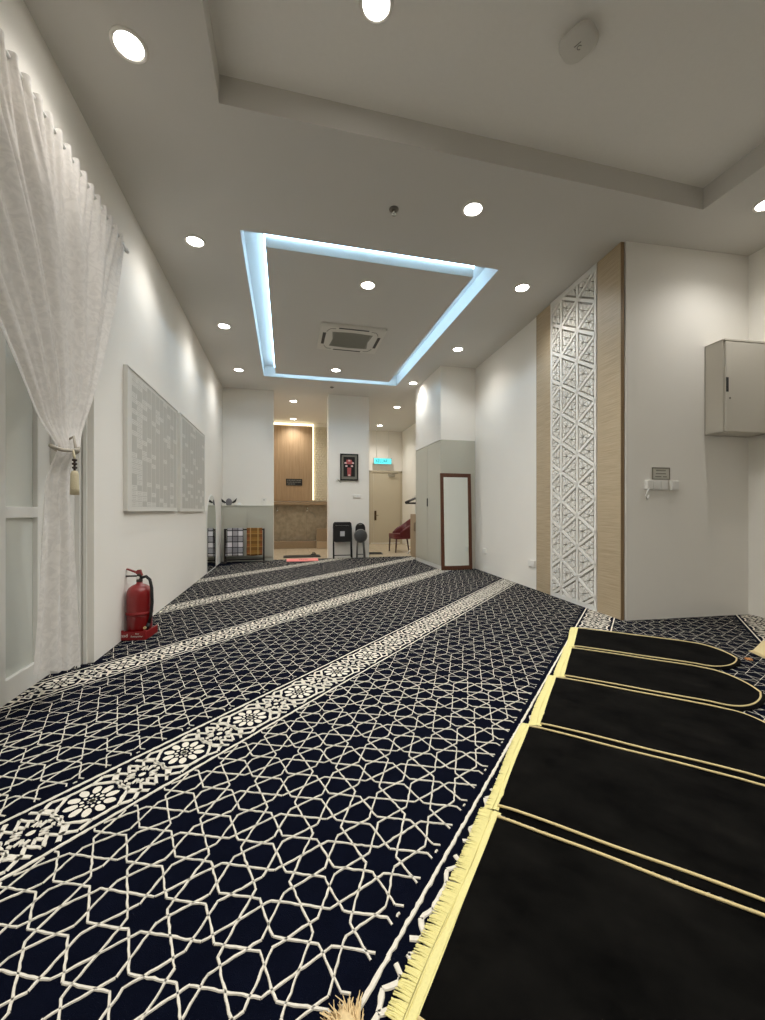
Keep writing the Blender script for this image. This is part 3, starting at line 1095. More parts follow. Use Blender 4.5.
b = MB(); b.prism(arch(0.008), 'x', 0.004, 0.012); b.build('glass', M['mirror'], t)
b = MB()
o_, i_ = arch(0.0), arch(0.010)
n = len(o_)
for q in range(n):
    k = (q + 1) % n
    vs = []
    for h in (0.0, 0.016):
        vs += [(h,) + o_[q], (h,) + o_[k], (h,) + i_[k], (h,) + i_[q]]
    b.add(vs, [(0, 1, 2, 3), (4, 7, 6, 5), (0, 4, 5, 1), (3, 2, 6, 7), (0, 3, 7, 4), (1, 5, 6, 2)])
b.build('frame', M['white'], t)

# ================================================================== FIRE EXTINGUISHER
t = thing('fire_extinguisher', 'red fire extinguisher on a red tray against the left wall', 'fire extinguisher', (-1.214, 3.83, 0.003), math.radians(-8))
t.scale = (1, 1, 0.97)
R = 0.096
b = MB()
b.lathe([(0.0, 0.032), (R * .92, 0.032), (R, 0.045), (R, 0.375), (R * .97, 0.40), (R * .82, 0.432), (R * .52, 0.452), (R * .26, 0.462), (R * .24, 0.48), (0, 0.48)], n=32)
cyl = b.build('cylinder', M['red'], t)
b = MB(); b.lathe([(R + .001, 0.198), (R + .006, 0.202), (R + .006, 0.222), (R + .001, 0.226)], n=32); b.build('strap', M['red_plastic'], t)
b = MB(); b.lathe([(0.022, 0.475), (0.024, 0.48), (0.024, 0.50), (0.016, 0.505), (0.016, 0.53), (0.02, 0.535), (0.02, 0.55), (0, 0.552)], n=16); b.build('valve', M['brown_ring'], t)
b = MB(); b.box((-0.125, -0.011, 0.523), (0.02, 0.011, 0.535), bev=0.003); b.prism([(-0.13, .520), (-0.10, .523), (-0.10, .530), (-.13, .526)], 'y', -.01, .01); b.build('carry_handle', M['blackm'], t)
b = MB(); b.prism([(0.025, 0.535), (0.01, 0.585), (-0.01, 0.585), (-0.03, 0.572), (-0.10, 0.598), (-0.105, 0.588), (-0.03, 0.556), (-0.005, 0.535)], 'y', -0.01, 0.01); b.build('lever', M['red'], t)
b = MB(); b.lathe([(0.014, -0.03), (0.014, -0.016), (0, -0.016)], (0.0, 0, 0.518), 14, axis='y'); b.build('gauge', M['chrome'], t)
b = MB()
b.tube([(0.02, -0.005, 0.515), (0.06, -0.015, 0.528), (0.095, -0.025, 0.50), (0.112, -0.03, 0.43), (0.116, -0.03, 0.30), (0.108, -0.035, 0.19), (0.095, -0.045, 0.12)], 0.0125, 12)
hs = b.build('hose', M['rubber'], t)
b = MB(); b.tube([(0.096, -0.044, 0.125), (0.08, -0.055, 0.075)], [0.014, 0.018], 12); b.build('nozzle', M['black'], t)
b = MB(); b.lathe([(0.012, -0.082), (0.012, -0.070), (0, -.070)], (0.078, 0, 0.094), 12, axis='y'); b.build('nozzle_clip', mat('yellowed_clip', (214, 190, 140), 0.5), t)
b = MB()
b.prism(rrect(0.20, 0.22, 0.03), 'z', 0.0, 0.032)
for q in ((-0.09, -0.10), (0.09, -0.10), (-0.09, 0.10)):
    b.box((q[0] - .011, q[1] - .011, 0.03), (q[0] + .011, q[1] + .011, 0.082), bev=0.004)
b.box((-0.10, -0.112, 0.0), (0.10, -0.100, 0.072), bev=0.004); b.box((0.088, -0.11, 0.0), (0.10, 0.11, 0.068), bev=0.004); b.box((-0.10, -0.11, 0.0), (-0.088, 0.11, 0.06), bev=0.004)
tr = b.build('tray', M['red_plastic'], t)
text('Fire', 0.018, M['white_print'], tr, (0.035, -0.113, 0.054), (PI / 2, 0, 0))
text('Extinguisher', 0.019, M['white_print'], tr, (0.032, -0.113, 0.032), (PI / 2, 0, 0))
text('ssd', 0.040, M['white_print'], tr, (-0.064, -0.113, 0.040), (PI / 2, 0, 0))

# ================================================================== CURTAIN
t = thing('sheer_curtain', 'white lace sheer curtain gathered by a tasselled tieback at the left doorway', 'curtain', (0, 0, 0))
TIEZ = 1.41


def span(z):
    """near edge y, far edge y of the cloth at height z"""
    if z >= TIEZ:
        q = (z - TIEZ) / (3.15 - TIEZ)
        yn = 2.52 - 1.95 * q ** 1.0 * (0.62 + 0.38 * q)
        yf = 2.70 + 0.87 * (q ** 0.62) * (0.88 + 0.12 * q)
        return yn, yf
    q = (TIEZ - z) / (TIEZ - 0.1)
    return 2.55 - 0.16 * min(1, q * 1.0) ** 0.75, 2.72 + 0.21 * q ** 0.6


b = MB()
NX, NZ = 520, 110
NP = 31                     # pinch pleats of the heading
zs = [3.19 - (3.19 - 0.10) * i / NZ for i in range(NZ + 1)]
vs = []
for z in zs:
    yn, yf = span(min(z, 3.15))
    q = abs(z - TIEZ)
    pin = math.exp(-(q / 0.10) ** 2)
    up = z > TIEZ
    hd = max(0.0, min(1.0, (z - 2.75) / 0.40)) if up else 0.0
    amp = (0.012 + 0.036 * min(1, q / 1.0)) if up else (0.010 + 0.016 * min(1, q / 0.5))
    for i in range(NX + 1):
        s = i / NX
        fold = 0.55 * math.sin(2 * PI * s * 7.3 + 1.1 * math.sin(3.1 * s + 0.5 * z)) + 0.30 * math.sin(2 * PI * s * 13.7 + 0.7 * z) + 0.15 * math.sin(2 * PI * s * 23 + 1.3 * z)
        if not up:
            fold = 0.8 * math.sin(2 * PI * s * 2.6 + 0.6 * z + .8) + 0.25 * math.sin(2 * PI * s * 6.3 - z)
        pl_ = math.sin(2 * PI * s * NP)
        pl_ = math.copysign(abs(pl_) ** 0.6, pl_)
        yy = yn + (yf - yn) * s
        xx = -1.24 + amp * fold * (1 - hd) + 0.018 * hd * pl_ + 0.04 * pin
        zz = z
        if z > 3.10:
            zz += 0.014 * math.sin(2 * PI * s * NP + 0.6)
        if z < 0.9:
            k_ = (0.9 - z) / 0.8
            zz += k_ * k_ * (0.008 * math.sin(s * 26) + 0.15 * (1 - s))
        vs.append((xx, yy - (0.03 if not up else 0.0), zz))
fs = [(j * (NX + 1) + i, j * (NX + 1) + i + 1, (j + 1) * (NX + 1) + i + 1, (j + 1) * (NX + 1) + i) for j in range(NZ) for i in range(NX)]
b.add(vs, fs, 0, True)
b.build('cloth', M['sheer'], t, fix=False)
# tieback
b = MB()
b.tube([(-1.20 + 0.040 * math.cos(a), 2.605 + 0.115 * math.sin(a), TIEZ + 0.010 * math.sin(2 * a)) for a in [2 * PI * k / 32 for k in range(32)]], 0.010, 8, closed=True)
b.tube([(-1.165, 2.66, TIEZ), (-1.18, 2.72, TIEZ + 0.03), (-1.21, 2.77, TIEZ + 0.035), (-1.25, 2.79, TIEZ + 0.02)], 0.008, 8)
b.tube([(-1.162, 2.64, TIEZ), (-1.19, 2.68, TIEZ + 0.09), (-1.24, 2.69, TIEZ + 0.06)], 0.007, 8)
tb = b.build('tieback', M['rope'], t, label='grey cream cord tieback')
b = MB()
ty, tx = 2.575, -1.14
b.tube([(-1.158, 2.60, TIEZ), (tx, ty, TIEZ - 0.05)], 0.006, 8)
b.lathe([(0.0, 0), (0.014, -.004), (0.019, -0.02), (0.021, -0.10), (0.022, -0.135), (0.0, -0.137)], (tx, ty, TIEZ - 0.115), 16)
ts = b.build('tassel', M['beige_tassel'], tb, label='cream beaded tassel')
for q in range(3):
    b = MB(); b.lathe([(0.0, 0.007), (0.012, 0.005), (0.012, -0.005), (0, -0.007)], (tx, ty, TIEZ - 0.058 - q * 0.021), 12)
    b.tube([(tx, ty, TIEZ - 0.055 - q * .021), (tx, ty, TIEZ - 0.085 - q * .021)], 0.006, 8)
    b.build('ring', M['brown_ring'], tb)
t = thing('curtain_rod', 'thin white rod carrying the sheer curtain along the left wall', 'curtain rod', (-1.25, 0, 3.17))
b = MB(); b.tube([(0, 0.3, 0), (0, 3.64, 0)], 0.012, 10); b.lathe([(0, 0), (.018, .004), (.018, .03), (0, .035)], (0, 3.63, 0), 12, axis='y'); b.build('rod', M['white'], t)
for y_ in (0.45, 3.635):
    b = MB(); b.box((-0.069, y_ - .01, -.012), (0.0, y_ + .01, .0), bev=.002); b.build('bracket', M['white'], t)

# ================================================================== LOW CABINET, TOWEL RACK
t = thing('low_cabinet', 'low grey two-door cabinet against the rear wall left of the wash area', 'cabinet', (XL + 0.002, 9.0, 0))
b = MB(); b.box((0, 0.02, 0.002), (1.05, 0.198, 1.165)); b.box((0, -0.004, 1.165), (1.055, 0.198, 1.187), bev=0.003); b.build('body', M['laminate'], t)
for x0, x1 in ((0.06, 0.518), (0.523, 1.05)):
    b = MB(); b.box((x0, 0.0, 0.09), (x1, 0.019, 1.155), bev=0.002); dr = b.build('door', M['laminate'], t)
    if x0 > 0.3:
        b = MB(); b.box((x0 + .0, -0.012, 0.56), (x0 + .022, 0.0, 0.70), bev=0.003); b.build('handle', M['black'], dr)
b = MB(); b.box((0.0, 0.03, 0.002), (1.05, 0.05, 0.085)); b.build('plinth', M['white'], t)

t = thing('towel_rack', 'dark brown towel rack standing before the low grey cabinet', 'towel rack', (-1.235, 8.80, 0.0))
rw, rh = 0.80, 0.705
for x0, wd in ((0.0, 0.045), (rw - 0.032, 0.032)):
    b = MB(); b.box((x0, -0.015, 0.02), (x0 + wd, 0.015, rh), bev=0.004); b.box((x0, -0.12, 0.002), (x0 + wd, 0.12, 0.03), bev=0.004)
    b.build('side_post', M['darkwood'], t)
for z_ in (rh - 0.02, 0.065):
    b = MB(); b.box((0, -0.012, z_ - 0.014), (rw, 0.012, z_ + 0.014), bev=0.003); b.build('rail', M['darkwood'], t)


def drape(name, x0, x1, zlen, back, m, label, seed, skew=0.0):
    t = thing(name, label, 'cloth', (-1.235 + x0, 8.80, 0), 0, 'cloths on the towel rack')
    b = MB()
    w = x1 - x0
    nx, ns = 24, 40
    top = rh - 0.002
    path = []
    for i in range(15):
        path.append((-0.022, top - zlen + zlen * i / 14))
    for i in range(1, 8):
        a = PI * i / 8
        path.append((-0.022 * math.cos(a), top + 0.016 * math.sin(a)))
    for i in range(12):
        path.append((0.022, top - back * i / 11))
    vs = []
    for k, (y_, z_) in enumerate(path):
        dn = max(0, top - z_)
        for i in range(nx + 1):
            s = i / nx
            yo = y_ + (-1 if y_ < 0 else 1) * 0.010 * dn * (1 + math.sin(s * 14 + seed)) * 1.5
            vs.append((w * s + skew * dn * (1 - s), yo, z_ + 0.008 * math.sin(s * 5 + seed) * dn))
    fs = [(k * (nx + 1) + i, k * (nx + 1) + i + 1, (k + 1) * (nx + 1) + i + 1, (k + 1) * (nx + 1) + i) for k in range(len(path) - 1) for i in range(nx)]
    b.add(vs, fs, 0, True)
    o = b.build('cloth', m, t, fix=False)
    md = o.modifiers.new('thick', 'SOLIDIFY'); md.thickness = 0.004; md.offset = 0
    return t


drape('folded_sarong', 0.065, 0.375, 0.56, 0.45, M['cloth_bw'], 'black and white checked cloth draped on the towel rack', 1, -0.06)
drape('folded_sarong', 0.445, 0.755, 0.555, 0.45, M['cloth_gold'], 'mustard and brown checked cloth draped on the towel rack', 2.5, 0.0)

# things on the low cabinet
t = thing('cloth_bundle', 'grey cloth bundle with black pointed ends on the low cabinet', 'cloth', (-1.175, 9.07, 1.188))
b = MB(); b.lathe([(0, 0), (0.045, .004), (0.065, .05), (0.06, .10), (0.035, .14), (0, .15)], (0, 0, 0), 16, sy=0.8); b.build('bundle', M['grey_cloth'], t)
for s in (1, -1):
    b = MB(); b.prism([(s * .05, .06), (s * .10, .10), (s * .16, .155), (s * .135, .07), (s * .085, .045)], 'y', -.02, .02); b.build('pointed_end', M['black'], t)
t = thing('white_dish', 'small white domed dish on the low cabinet', 'dish', (-0.985, 9.08, 1.188))
b = MB(); b.lathe([(0.055, 0), (0.065, .012), (0.06, .03), (0.04, .055), (0.015, .066), (0, .068)], n=20); b.build('lid', M['plastic'], t)
b = MB(); b.lathe([(0.07, 0), (0.074, .006), (0.07, .012)], n=20); b.build('rim', M['plastic'], t)
t = thing('spray_dispenser', 'white upright air freshener on the low cabinet near the wash area', 'dispenser', (-0.46, 9.07, 1.188))
b = MB(); b.prism(rrect(0.10, 0.075, 0.02), 'z', 0, 0.15); b.prism(rrect(0.08, 0.06, 0.02), 'z', 0.15, 0.165); b.build('body', M['plastic'], t)
b = MB(); b.lathe([(0.012, -0.041), (0.012, -0.036), (0, -.036)], (0.0, 0, 0.12), 12, axis='y'); b.build('button', M['ink_grey'], t)

# ================================================================== PILLAR ITEMS
t = thing('framed_picture', 'black framed picture of a red textile piece on the pillar', 'picture', (1.404, YB - 0.002, 2.07))
pw, ph_ = 0.415, 0.61
b = MB()
for a, c_ in (((-pw / 2, -0.035, -ph_ / 2), (-pw / 2 + .03, 0, ph_ / 2)), ((pw / 2 - .03, -0.035, -ph_ / 2), (pw / 2, 0, ph_ / 2)), ((-pw / 2, -0.035, -ph_ / 2), (pw / 2, 0, -ph_ / 2 + .03)), ((-pw / 2, -0.035, ph_ / 2 - .03), (pw / 2, 0, ph_ / 2))):
    b.box(a, c_, bev=0.004)
b.build('frame', M['black'], t)
b = MB(); b.box((-pw / 2 + .03, -0.02, -ph_ / 2 + .03), (pw / 2 - .03, -0.012, ph_ / 2 - .03)); b.build('mount', M['picture_mat'], t)
b = MB(); b.box((-0.132, -0.0215, -0.215), (0.132, -0.02, 0.235)); b.build('dark_cloth', M['picture_dark'], t)
b = MB()
b.prism([(-.06, .17), (.05, .17), (.075, .12), (.075, .07), (-.075, .07), (-.07, .12)], 'y', -.0235, -.0215)
b.prism([(-.045, -.01), (.045, -.01), (.04, -.20), (-.04, -.20)], 'y', -.0235, -.0215)
b.build('red_textile', M['picture_red'], t)
for x, z in ((-.085, .095), (.085, .095), (-.065, .025), (.062, .025), (0.0, -.185), (0.0, .15)):
    b = MB(); b.prism([(x - .025, z - .018), (x + .025, z - .018), (x + .022, z + .018), (x - .022, z + .018)], 'y', -.0245, -.0215)
    b.build('pale_motif', M['picture_pale'], t)
t = thing('wall_hook', 'small white hook with a lead beside the black framed picture', 'hook', (1.14, YB - 0.002, 1.78))
b = MB(); b.box((-.035, -.02, -.035), (.02, 0, .045), bev=.005); b.build('plate', M['plastic'], t)
b = MB(); b.tube([(0, -.02, 0), (.03, -.04, -.02), (.05, -.03, -.05), (.08, -.02, -.055)], 0.007, 8); b.build('lead', M['ink_grey'], t)
t = thing('wall_switch', 'white twin switch plate on the pillar under the framed picture', 'switch', (1.58, YB - 0.002, 1.41))
b = MB(); b.box((-.088, -.014, -.045), (.088, 0, .045), bev=.004); b.build('plate', M['plastic'], t)
for s in (-.042, .042):
    b = MB(); b.box((s - .034, -.019, -.034), (s + .034, -.014, .034), bev=.002); b.build('rocker', M['plastic'], t)

# folding chair, folded against the pillar
t = thing('folding_chair', 'black folding chair folded flat against the pillar', 'chair', (1.235, 9.02, 0.003))
t.rotation_euler = (math.radians(-5), 0, 0)


def ring_plate(b, outer, holes_rect, y0, y1):
    """plate with one rounded slot: built from strips round the slot"""
    hx0, hx1, hz0, hz1 = holes_rect
    xs = [p[0] for p in outer]; zs_ = [p[1] for p in outer]
    top = [p for p in outer if p[1] >= hz1]
    b.prism([(hx0 * 1.0, hz1)] + [], 'y', y0, y1) if False else None


b = MB()
# back rest: rounded plate with a hand slot near its top edge
b.prism([(-.205, .62), (-.215, .70), (-.205, .79), (-.18, .82), (.18, .82), (.205, .79), (.215, .70), (.205, .62), (.16, .62), (.165, .73), (.155, .745), (-.155, .745), (-.165, .73), (-.16, .62)], 'y', -.022, .0)
b.prism([(-.155, .775), (.155, .775), (.155, .80), (-.155, .80)], 'y', -.020, -.004)
b.build('backrest', M['black'], t)
b = MB(); b.prism([(p[0], p[1]) for p in rrect(0.425, 0.37, 0.06, cx=0, cy=0.555)], 'y', -.055, -.025); st = b.build('seat', M['black'], t)
b = MB(); b.box((-.055, -.0575, .50), (.045, -.055, .61)); b.build('sticker', mat('pale_sticker', (176, 176, 180), 0.5), st)
for s in (-.205, .205):
    b = MB(); b.tube([(s * .97, -.01, .78), (s, -.01, .40), (s * 1.02, -.02, .0)], 0.012, 10); b.build('leg', M['blackm'], t)
    b = MB(); b.tube([(s * .93, .012, .66), (s * .93, .012, .02)], 0.010, 10); b.build('leg', M['blackm'], t)
b = MB(); b.tube([(-.205, -.018, .075), (.205, -.018, .075)], 0.010, 10); b.build('cross_bar', M['blackm'], t)

# folded round stool
t = thing('folding_stool', 'folded stool with a round grey seat beside the black folding chair', 'stool', (1.648, 9.03, 0.003))
t.rotation_euler = (math.radians(-5), 0, 0)
b = MB(); b.lathe([(0.0, -.062), (0.135, -.060), (0.148, -.050), (0.148, -.034), (0.135, -.028), (0.0, -.028)], (0, 0, .50), 32, axis='y'); st = b.build('seat', M['grey_cushion'], t)
b = MB(); b.lathe([(0.147, -.058), (0.156, -.046), (0.147, -.034)], (0, 0, .50), 32, axis='y'); b.build('seat_rim', M['grey_metal'], st)
b = MB()
pts = [(-.115, .60)] + [(.112 * math.cos(a), .68 + .115 * math.sin(a)) for a in [PI - PI * k / 14 for k in range(15)]] + [(.115, .60)]
b.prism(pts, 'y', -.03, .0); b.build('backrest', M['black'], t)
b = MB(); b.box((-.045, -.033, .755), (.045, -.03, .775), bev=.002); b.build('grip_slot', M['ink_grey'], t)
for s in (-1, 1):
    b = MB(); b.tube([(s * .06, -.02, .62), (s * .075, -.02, .36), (s * .10, -.025, .0)], 0.014, 10); b.build('leg', M['grey_metal'], t)
    b = MB(); b.tube([(s * .045, .008, .60), (s * .062, .008, .30), (s * .078, .004, .01)], 0.012, 10); b.build('leg', M['grey_metal'], t)
b = MB(); b.tube([(-.09, -.022, .085), (.09, -.022, .085)], 0.010, 10); b.build('rung', M['grey_metal'], t)

# ================================================================== WASH AREA THINGS
for x, lab in ((-0.225, 'chrome tap on the brown wash wall, left of the two'), (0.625, 'chrome tap on the brown wash wall, right of the two, beside the stone seat')):
    t = thing('tap', lab, 'tap', (x, 12.239, 1.11), 0, 'taps on the wash wall')
    b = MB(); b.tube([(0, 0, 0), (0, -.09, 0), (-.02, -.12, -.02), (-.03, -.125, -.06)], [.02, .018, .016, .014], 10); b.build('spout', M['chrome'], t)
    b = MB(); b.lathe([(.026, 0), (.026, .02), (.012, .03), (.012, .045), (.03, .048), (.03, .058), (0, .06)], (0, -.06, 0.0), 14); b.build('handle', M['chrome'], t)
    if x > 0:
        b = MB(); b.tube([(.03, -.03, -.01), (.07, -.03, -.06), (.14, -.02, -.10), (.20, -.015, -.16), (.24, -.012, -.24)], .006, 6); b.build('hose', M['grey_metal'], t)
t = thing('stone_seat', 'stepped brown stone seat at the right end of the wash trough', 'seat', (0.86, 11.72, Z0))
b = MB(); b.box((0, 0, 0.0), (0.44, 0.19, 0.17), bev=.006); b.build('footing', M['granite3'], t)
b = MB(); b.box((0, 0.0, 0.17), (0.44, 0.19, 0.20), bev=.006); b.build('tread', M['granite3'], t)
b = MB(); b.box((0.0, 0.08, 0.20), (0.44, 0.19, 0.57), bev=.006); b.build('back_block', M['granite2'], t)
t = thing('wall_sign', 'dark plate with faint grey lettering on the brown wood wall', 'sign', (0.235, 12.218, 1.92))
b = MB(); b.box((-.235, -.012, -.10), (.235, 0, .10), bev=.003); b.build('plate', M['black'], t)
b = MB()
for z_, x0, x1 in ((.055, -.2, .2), (.0, -.2, .2), (-.055, -.19, .03)):
    x = x0
    r = random.Random(int(z_ * 1000) + 99)
    while x < x1:
        w_ = r.uniform(.02, .05); b.box((x, -.014, z_ - .014), (min(x + w_, x1), -.012, z_ + .014)); x += w_ + .012
b.build('lettering', M['grey_metal'], t)
t = thing('floor_mat', 'thin black floor mat on the tiles before the wash trough', 'mat', (0.37, 9.78, Z0 + .001))
b = MB(); b.prism(rrect(0.86, 0.42, 0.03), 'z', 0, 0.012); b.build('pad', M['rubber'], t)
b = MB(); b.box((-.40, -.19, .012), (.40, -.17, .016)); b.box((-.40, .17, .012), (.40, .19, .016)); b.build('edge', M['black'], t)
t = thing('slipper', 'dark slipper on the tiles behind the black mat', 'slipper', (0.66, 10.12, Z0 + .001), math.radians(70))
b = MB(); b.prism([(-.13, -.035), (-.10, -.05), (.06, -.045), (.12, -.02), (.13, .02), (.08, .045), (-.10, .035)], 'z', 0, .022); b.build('sole', M['rubber'], t)
b = MB(); b.tube([(.03, -.045, .02), (.03, -.02, .055), (.03, .02, .055), (.03, .042, .02)], .014, 8); b.build('strap', mat('grey_strap', (140, 132, 118), .7), t)
t = thing('foot_mat', 'pink mat at the threshold of the wash area', 'mat', (0.35, 8.93, 0.003))
b = MB(); b.prism([(-.335, -.22), (.325, -.22), (.34, .22), (-.34, .22)], 'z', 0, .012); b.build('pad', M['pink'], t)
for x, w_ in ((-.07, .02), (-.035, .03), (.01, .018), (.045, .026), (.085, .02)):
    b = MB(); b.box((x, .02, .012), (x + w_, .09, .0127)); b.build('letter', M['ink'], t)

# ================================================================== CORRIDOR THINGS
t = thing('exit_sign', 'lit turquoise exit sign hanging over the corridor door', 'exit sign', (3.08, 12.86, 2.70))
b = MB(); b.box((-.305, 0.0, -.105), (.305, .05, .105), bev=.006); b.build('housing', mat('sign_housing', (170, 170, 160), .5), t)
b = MB(); b.box((-.29, -.006, -.088), (.29, .001, .09)); b.build('lit_panel', M['sign'], t)
text('KELUAR', 0.15, mat('sign_letters_dark', (20, 120, 120), .5), t, (-0.03, -.008, 0.0), (PI / 2, 0, 0), sx=0.72)
for s in (-.2, .2):
    b = MB(); b.tube([(s, .025, .10), (s, .025, C - 2.70)], .006, 6); b.build('hanger_rod', M['white'], t)
t = thing('door_mat', 'dark doormat on the corridor tiles beyond the pillar', 'mat', (2.19, 10.06, Z0 + .001), math.radians(-10))
b = MB(); b.prism(rrect(0.42, 0.44, .02), 'z', 0, .01); b.build('pad', M['black'], t)
b = MB()
for q in range(6):
    b.box((-.18, -.18 + q * .066, .01), (.18, -.15 + q * .066, .014))
b.build('rib', M['rubber'], t)

# burgundy chair, facing left
t = thing('upholstered_chair', 'burgundy tub chair on dark legs in the corridor by the beige cabinet', 'chair', (3.02, 10.35, Z0 + .002), math.radians(8))
b = MB()
n = 28
vs = []; fs = []
rings = []
for k in range(n + 1):
    s = k / n * 2 - 1                      # -1 .. 1 round the back
    a = s * 2.15
    # super-ellipse plan: open side at -x
    cxk = 0.27 * math.copysign(abs(math.cos(a)) ** 0.7, math.cos(a)); cyk = 0.27 * math.copysign(abs(math.sin(a)) ** 0.7, math.sin(a))
    top = 0.52 + 0.40 * (1 - min(1, abs(s) / 0.95) ** 1.6)
    lean = 0.10 * max(0, (top - .5)) / .4
    for (rr, zz) in ((1.0, 0.36), (1.03, 0.48), (1.05, top * .5 + .25), (1.05, top), (0.93, top + .012), (0.86, top - .02), (0.84, 0.46)):
        vs.append((cxk * rr + lean * (zz > .49) * (zz - .46) / .4, cyk * rr, zz))
m_ = 7
for k in range(n):
    for q in range(m_ - 1):
        a_ = k * m_ + q
        fs.append((a_, a_ + 1, a_ + m_ + 1, a_ + m_))
for k in (0, n):
    fs.append([k * m_ + q for q in range(m_)])
b.add(vs, fs, 0, True)
b.build('backrest', M['burgundy'], t)
b = MB()
b.prism(rrect(0.56, 0.54, .09, cx=-.03), 'z', 0.35, 0.40)
b.prism(rrect(0.55, 0.50, .10, cx=-.05), 'z', 0.40, 0.485)
b.build('seat', M['burgundy'], t)
for x, y_, dx in ((-.27, -.22, -.02), (-.27, .22, -.02), (.22, -.20, .06), (.22, .20, .06)):
    b = MB(); b.tube([(x, y_, .36), (x + dx * .5, y_, .18), (x + dx, y_, .0)], [.025, .021, .015], 8); b.build('leg', M['chairleg'], t)

t = thing('beige_cabinet', 'waist-high beige wood cabinet standing behind the wardrobe', 'cabinet', (2.885, 8.48, Z0 + .002))
b = MB(); b.box((0.016, 0.0, 0.0), (0.50, 0.74, 0.985)); b.box((0, -.002, 0.985), (0.505, 0.742, 1.008), bev=.003); b.build('body', M['wood_pale'], t)
for y0, y1 in ((0.004, 0.368), (0.373, 0.738)):
    b = MB(); b.box((0, y0, 0.05), (0.015, y1, 0.98), bev=.002); dr = b.build('door', M['wood_pale'], t)
    b = MB(); yy = y1 - .03 if y0 < .2 else y0 + .03
    b.tube([(-.004, yy, .62), (-.016, yy, .63), (-.016, yy, .80), (-.004, yy, .81)], .006, 8); b.build('handle', mat('brown_handle', (112, 92, 70), .5), dr)

t = thing('garment_stand', 'white garment stand behind the burgundy chair and beige cabinet', 'stand', (3.16, 9.66, Z0 + .002))
b = MB(); b.tube([(0, 0, .04), (0, 0, 1.46)], .013, 10); b.build('pole', M['white'], t)
b = MB(); b.tube([(-.19, -.0, .0), (-.19, 0, .05), (-.16, 0, .085), (-.08, 0, .09), (.1, 0, .085), (.15, 0, .0)], .016, 8); b.tube([(0, -.17, .02), (0, 0, .09), (0, .17, .02)], .014, 8); b.build('foot', M['white'], t)
b = MB(); b.tube([(-.02, -.22, 1.45), (0, 0, 1.46), (-.02, .22, 1.45)], .012, 10); b.build('top_bar', M['white'], t)
hlabs = ['black coat hanger on the white garment stand, front one', 'black coat hanger on the white garment stand, middle one', 'black coat hanger on the white garment stand, rear one']
for k, y_ in enumerate((-.13, -.04, .05)):
    t = thing('coat_hanger', hlabs[k], 'hanger', (3.14, 9.66 + y_, 1.447 + Z0), math.radians(-6), 'coat hangers on the stand')
    b = MB(); b.tube([(0.0, 0, .022), (.02, 0, .012), (.018, 0, -.012), (0, 0, -.03), (0, 0, -.05)], .004, 6); b.build('hook', M['blackm'], t)
    b = MB(); b.tube([(-.23, 0, -.150), (-.12, 0, -.095), (0, 0, -.048), (.12, 0, -.095), (.23, 0, -.150), (.22, 0, -.17), (-.22, 0, -.17)], .020, 8, closed=True); b.build('shoulder', M['black'], t)

# ================================================================== CEILING FITTINGS
DL = [
    (-0.865, 2.56, C, 'round downlight of the left row, nearest the curtain and largest in view'),
    (-0.865, 4.27, C, 'second round downlight along the left wall, beside the near corner of the lit slot'),
    (-0.86, 6.13, C, 'third round downlight along the left wall, above the two boards'),
    (-0.86, 7.97, C, 'last round downlight along the left wall, before the rear corner'),
    (1.59, 3.25, C, 'round downlight between the ceiling tray and the lit blue slot'),
    (2.715, 4.26, C, 'round downlight on the right above the carved screen'),
    (2.725, 6.12, C, 'round downlight on the right, before the wardrobe bulkhead'),
    (2.55, 7.96, C, 'round downlight beside the bulkhead at the far right corner of the lit slot'),
    (4.02, 2.61, C, 'round downlight at the right edge above the wall cabinet'),
    (0.93, 4.63, C, 'round downlight inside the blue lit frame, in front of the air conditioner'),
    (0.91, 7.56, C, 'round downlight inside the blue lit frame, behind the air conditioner'),
    (0.49, 2.20, CT - 0.012, 'round downlight up in the big ceiling tray at the top edge'),
    (0.175, 9.93, C, 'nearer round downlight in the wash area ceiling'),
    (0.20, 11.85, C, 'farther round downlight close to the brown wood wall'),
    (2.74, 9.89, C, 'nearer round downlight in the corridor ceiling'),
    (2.81, 12.15, C, 'farther round downlight in the corridor before the exit sign'),
]
UNSEEN_FILL = [(-0.865, 0.75, C), (1.6, -0.4, CT - 0.012), (0.49, -0.8, CT - 0.012), (-0.865, -1.2, C)]  # unseen lamps added for fill light; the left ones continue their row


def spot_data(name, e, blend=0.9, ang=142):
    l = bpy.data.lights.new(name, 'SPOT')
    l.energy = e; l.spot_size = math.radians(ang); l.spot_blend = blend; l.shadow_soft_size = 0.07
    l.color = (1.0, 0.972, 0.925)
    return l


SP = spot_data('downlight_beam', 122)
SPE = spot_data('edge_beam', 40)
SPL = spot_data('left_row_beam', 33)
SPW = spot_data('warm_beam', 75); SPW.color = (1.0, 0.95, 0.87)
ring = MB(); ring.lathe([(0.072, -0.002), (0.078, -0.010), (0.092, -0.008), (0.096, 0.0)], n=32)
disc = MB(); disc.lathe([(0.0, -0.0045), (0.076, -0.0045), (0.076, -0.001)], n=32)
proto_r = proto_d = None
for i, (x, y_, z_, lab) in enumerate(DL + [e + ('added unseen round downlight for fill light, overhead behind the viewer',) for e in UNSEEN_FILL]):
    t = thing('ceiling_downlight', lab, 'light', (x, y_, z_), 0, 'round ceiling downlights')
    if proto_r is None:
        proto_r = ring.build('trim_ring', M['lampring'], t); proto_d = disc.build('diffuser', M['lamp'], t)
    else:
        for p in (proto_r, proto_d):
            c_ = p.copy(); COL.objects.link(c_); c_.parent = t
    lo = bpy.data.objects.new('beam', SPW if (y_ > 9.5) else (SPL if x < -0.5 else (SPE if x > 2.4 else SP)))
    COL.objects.link(lo); lo.parent = t; lo.location = (0, 0, -0.03)

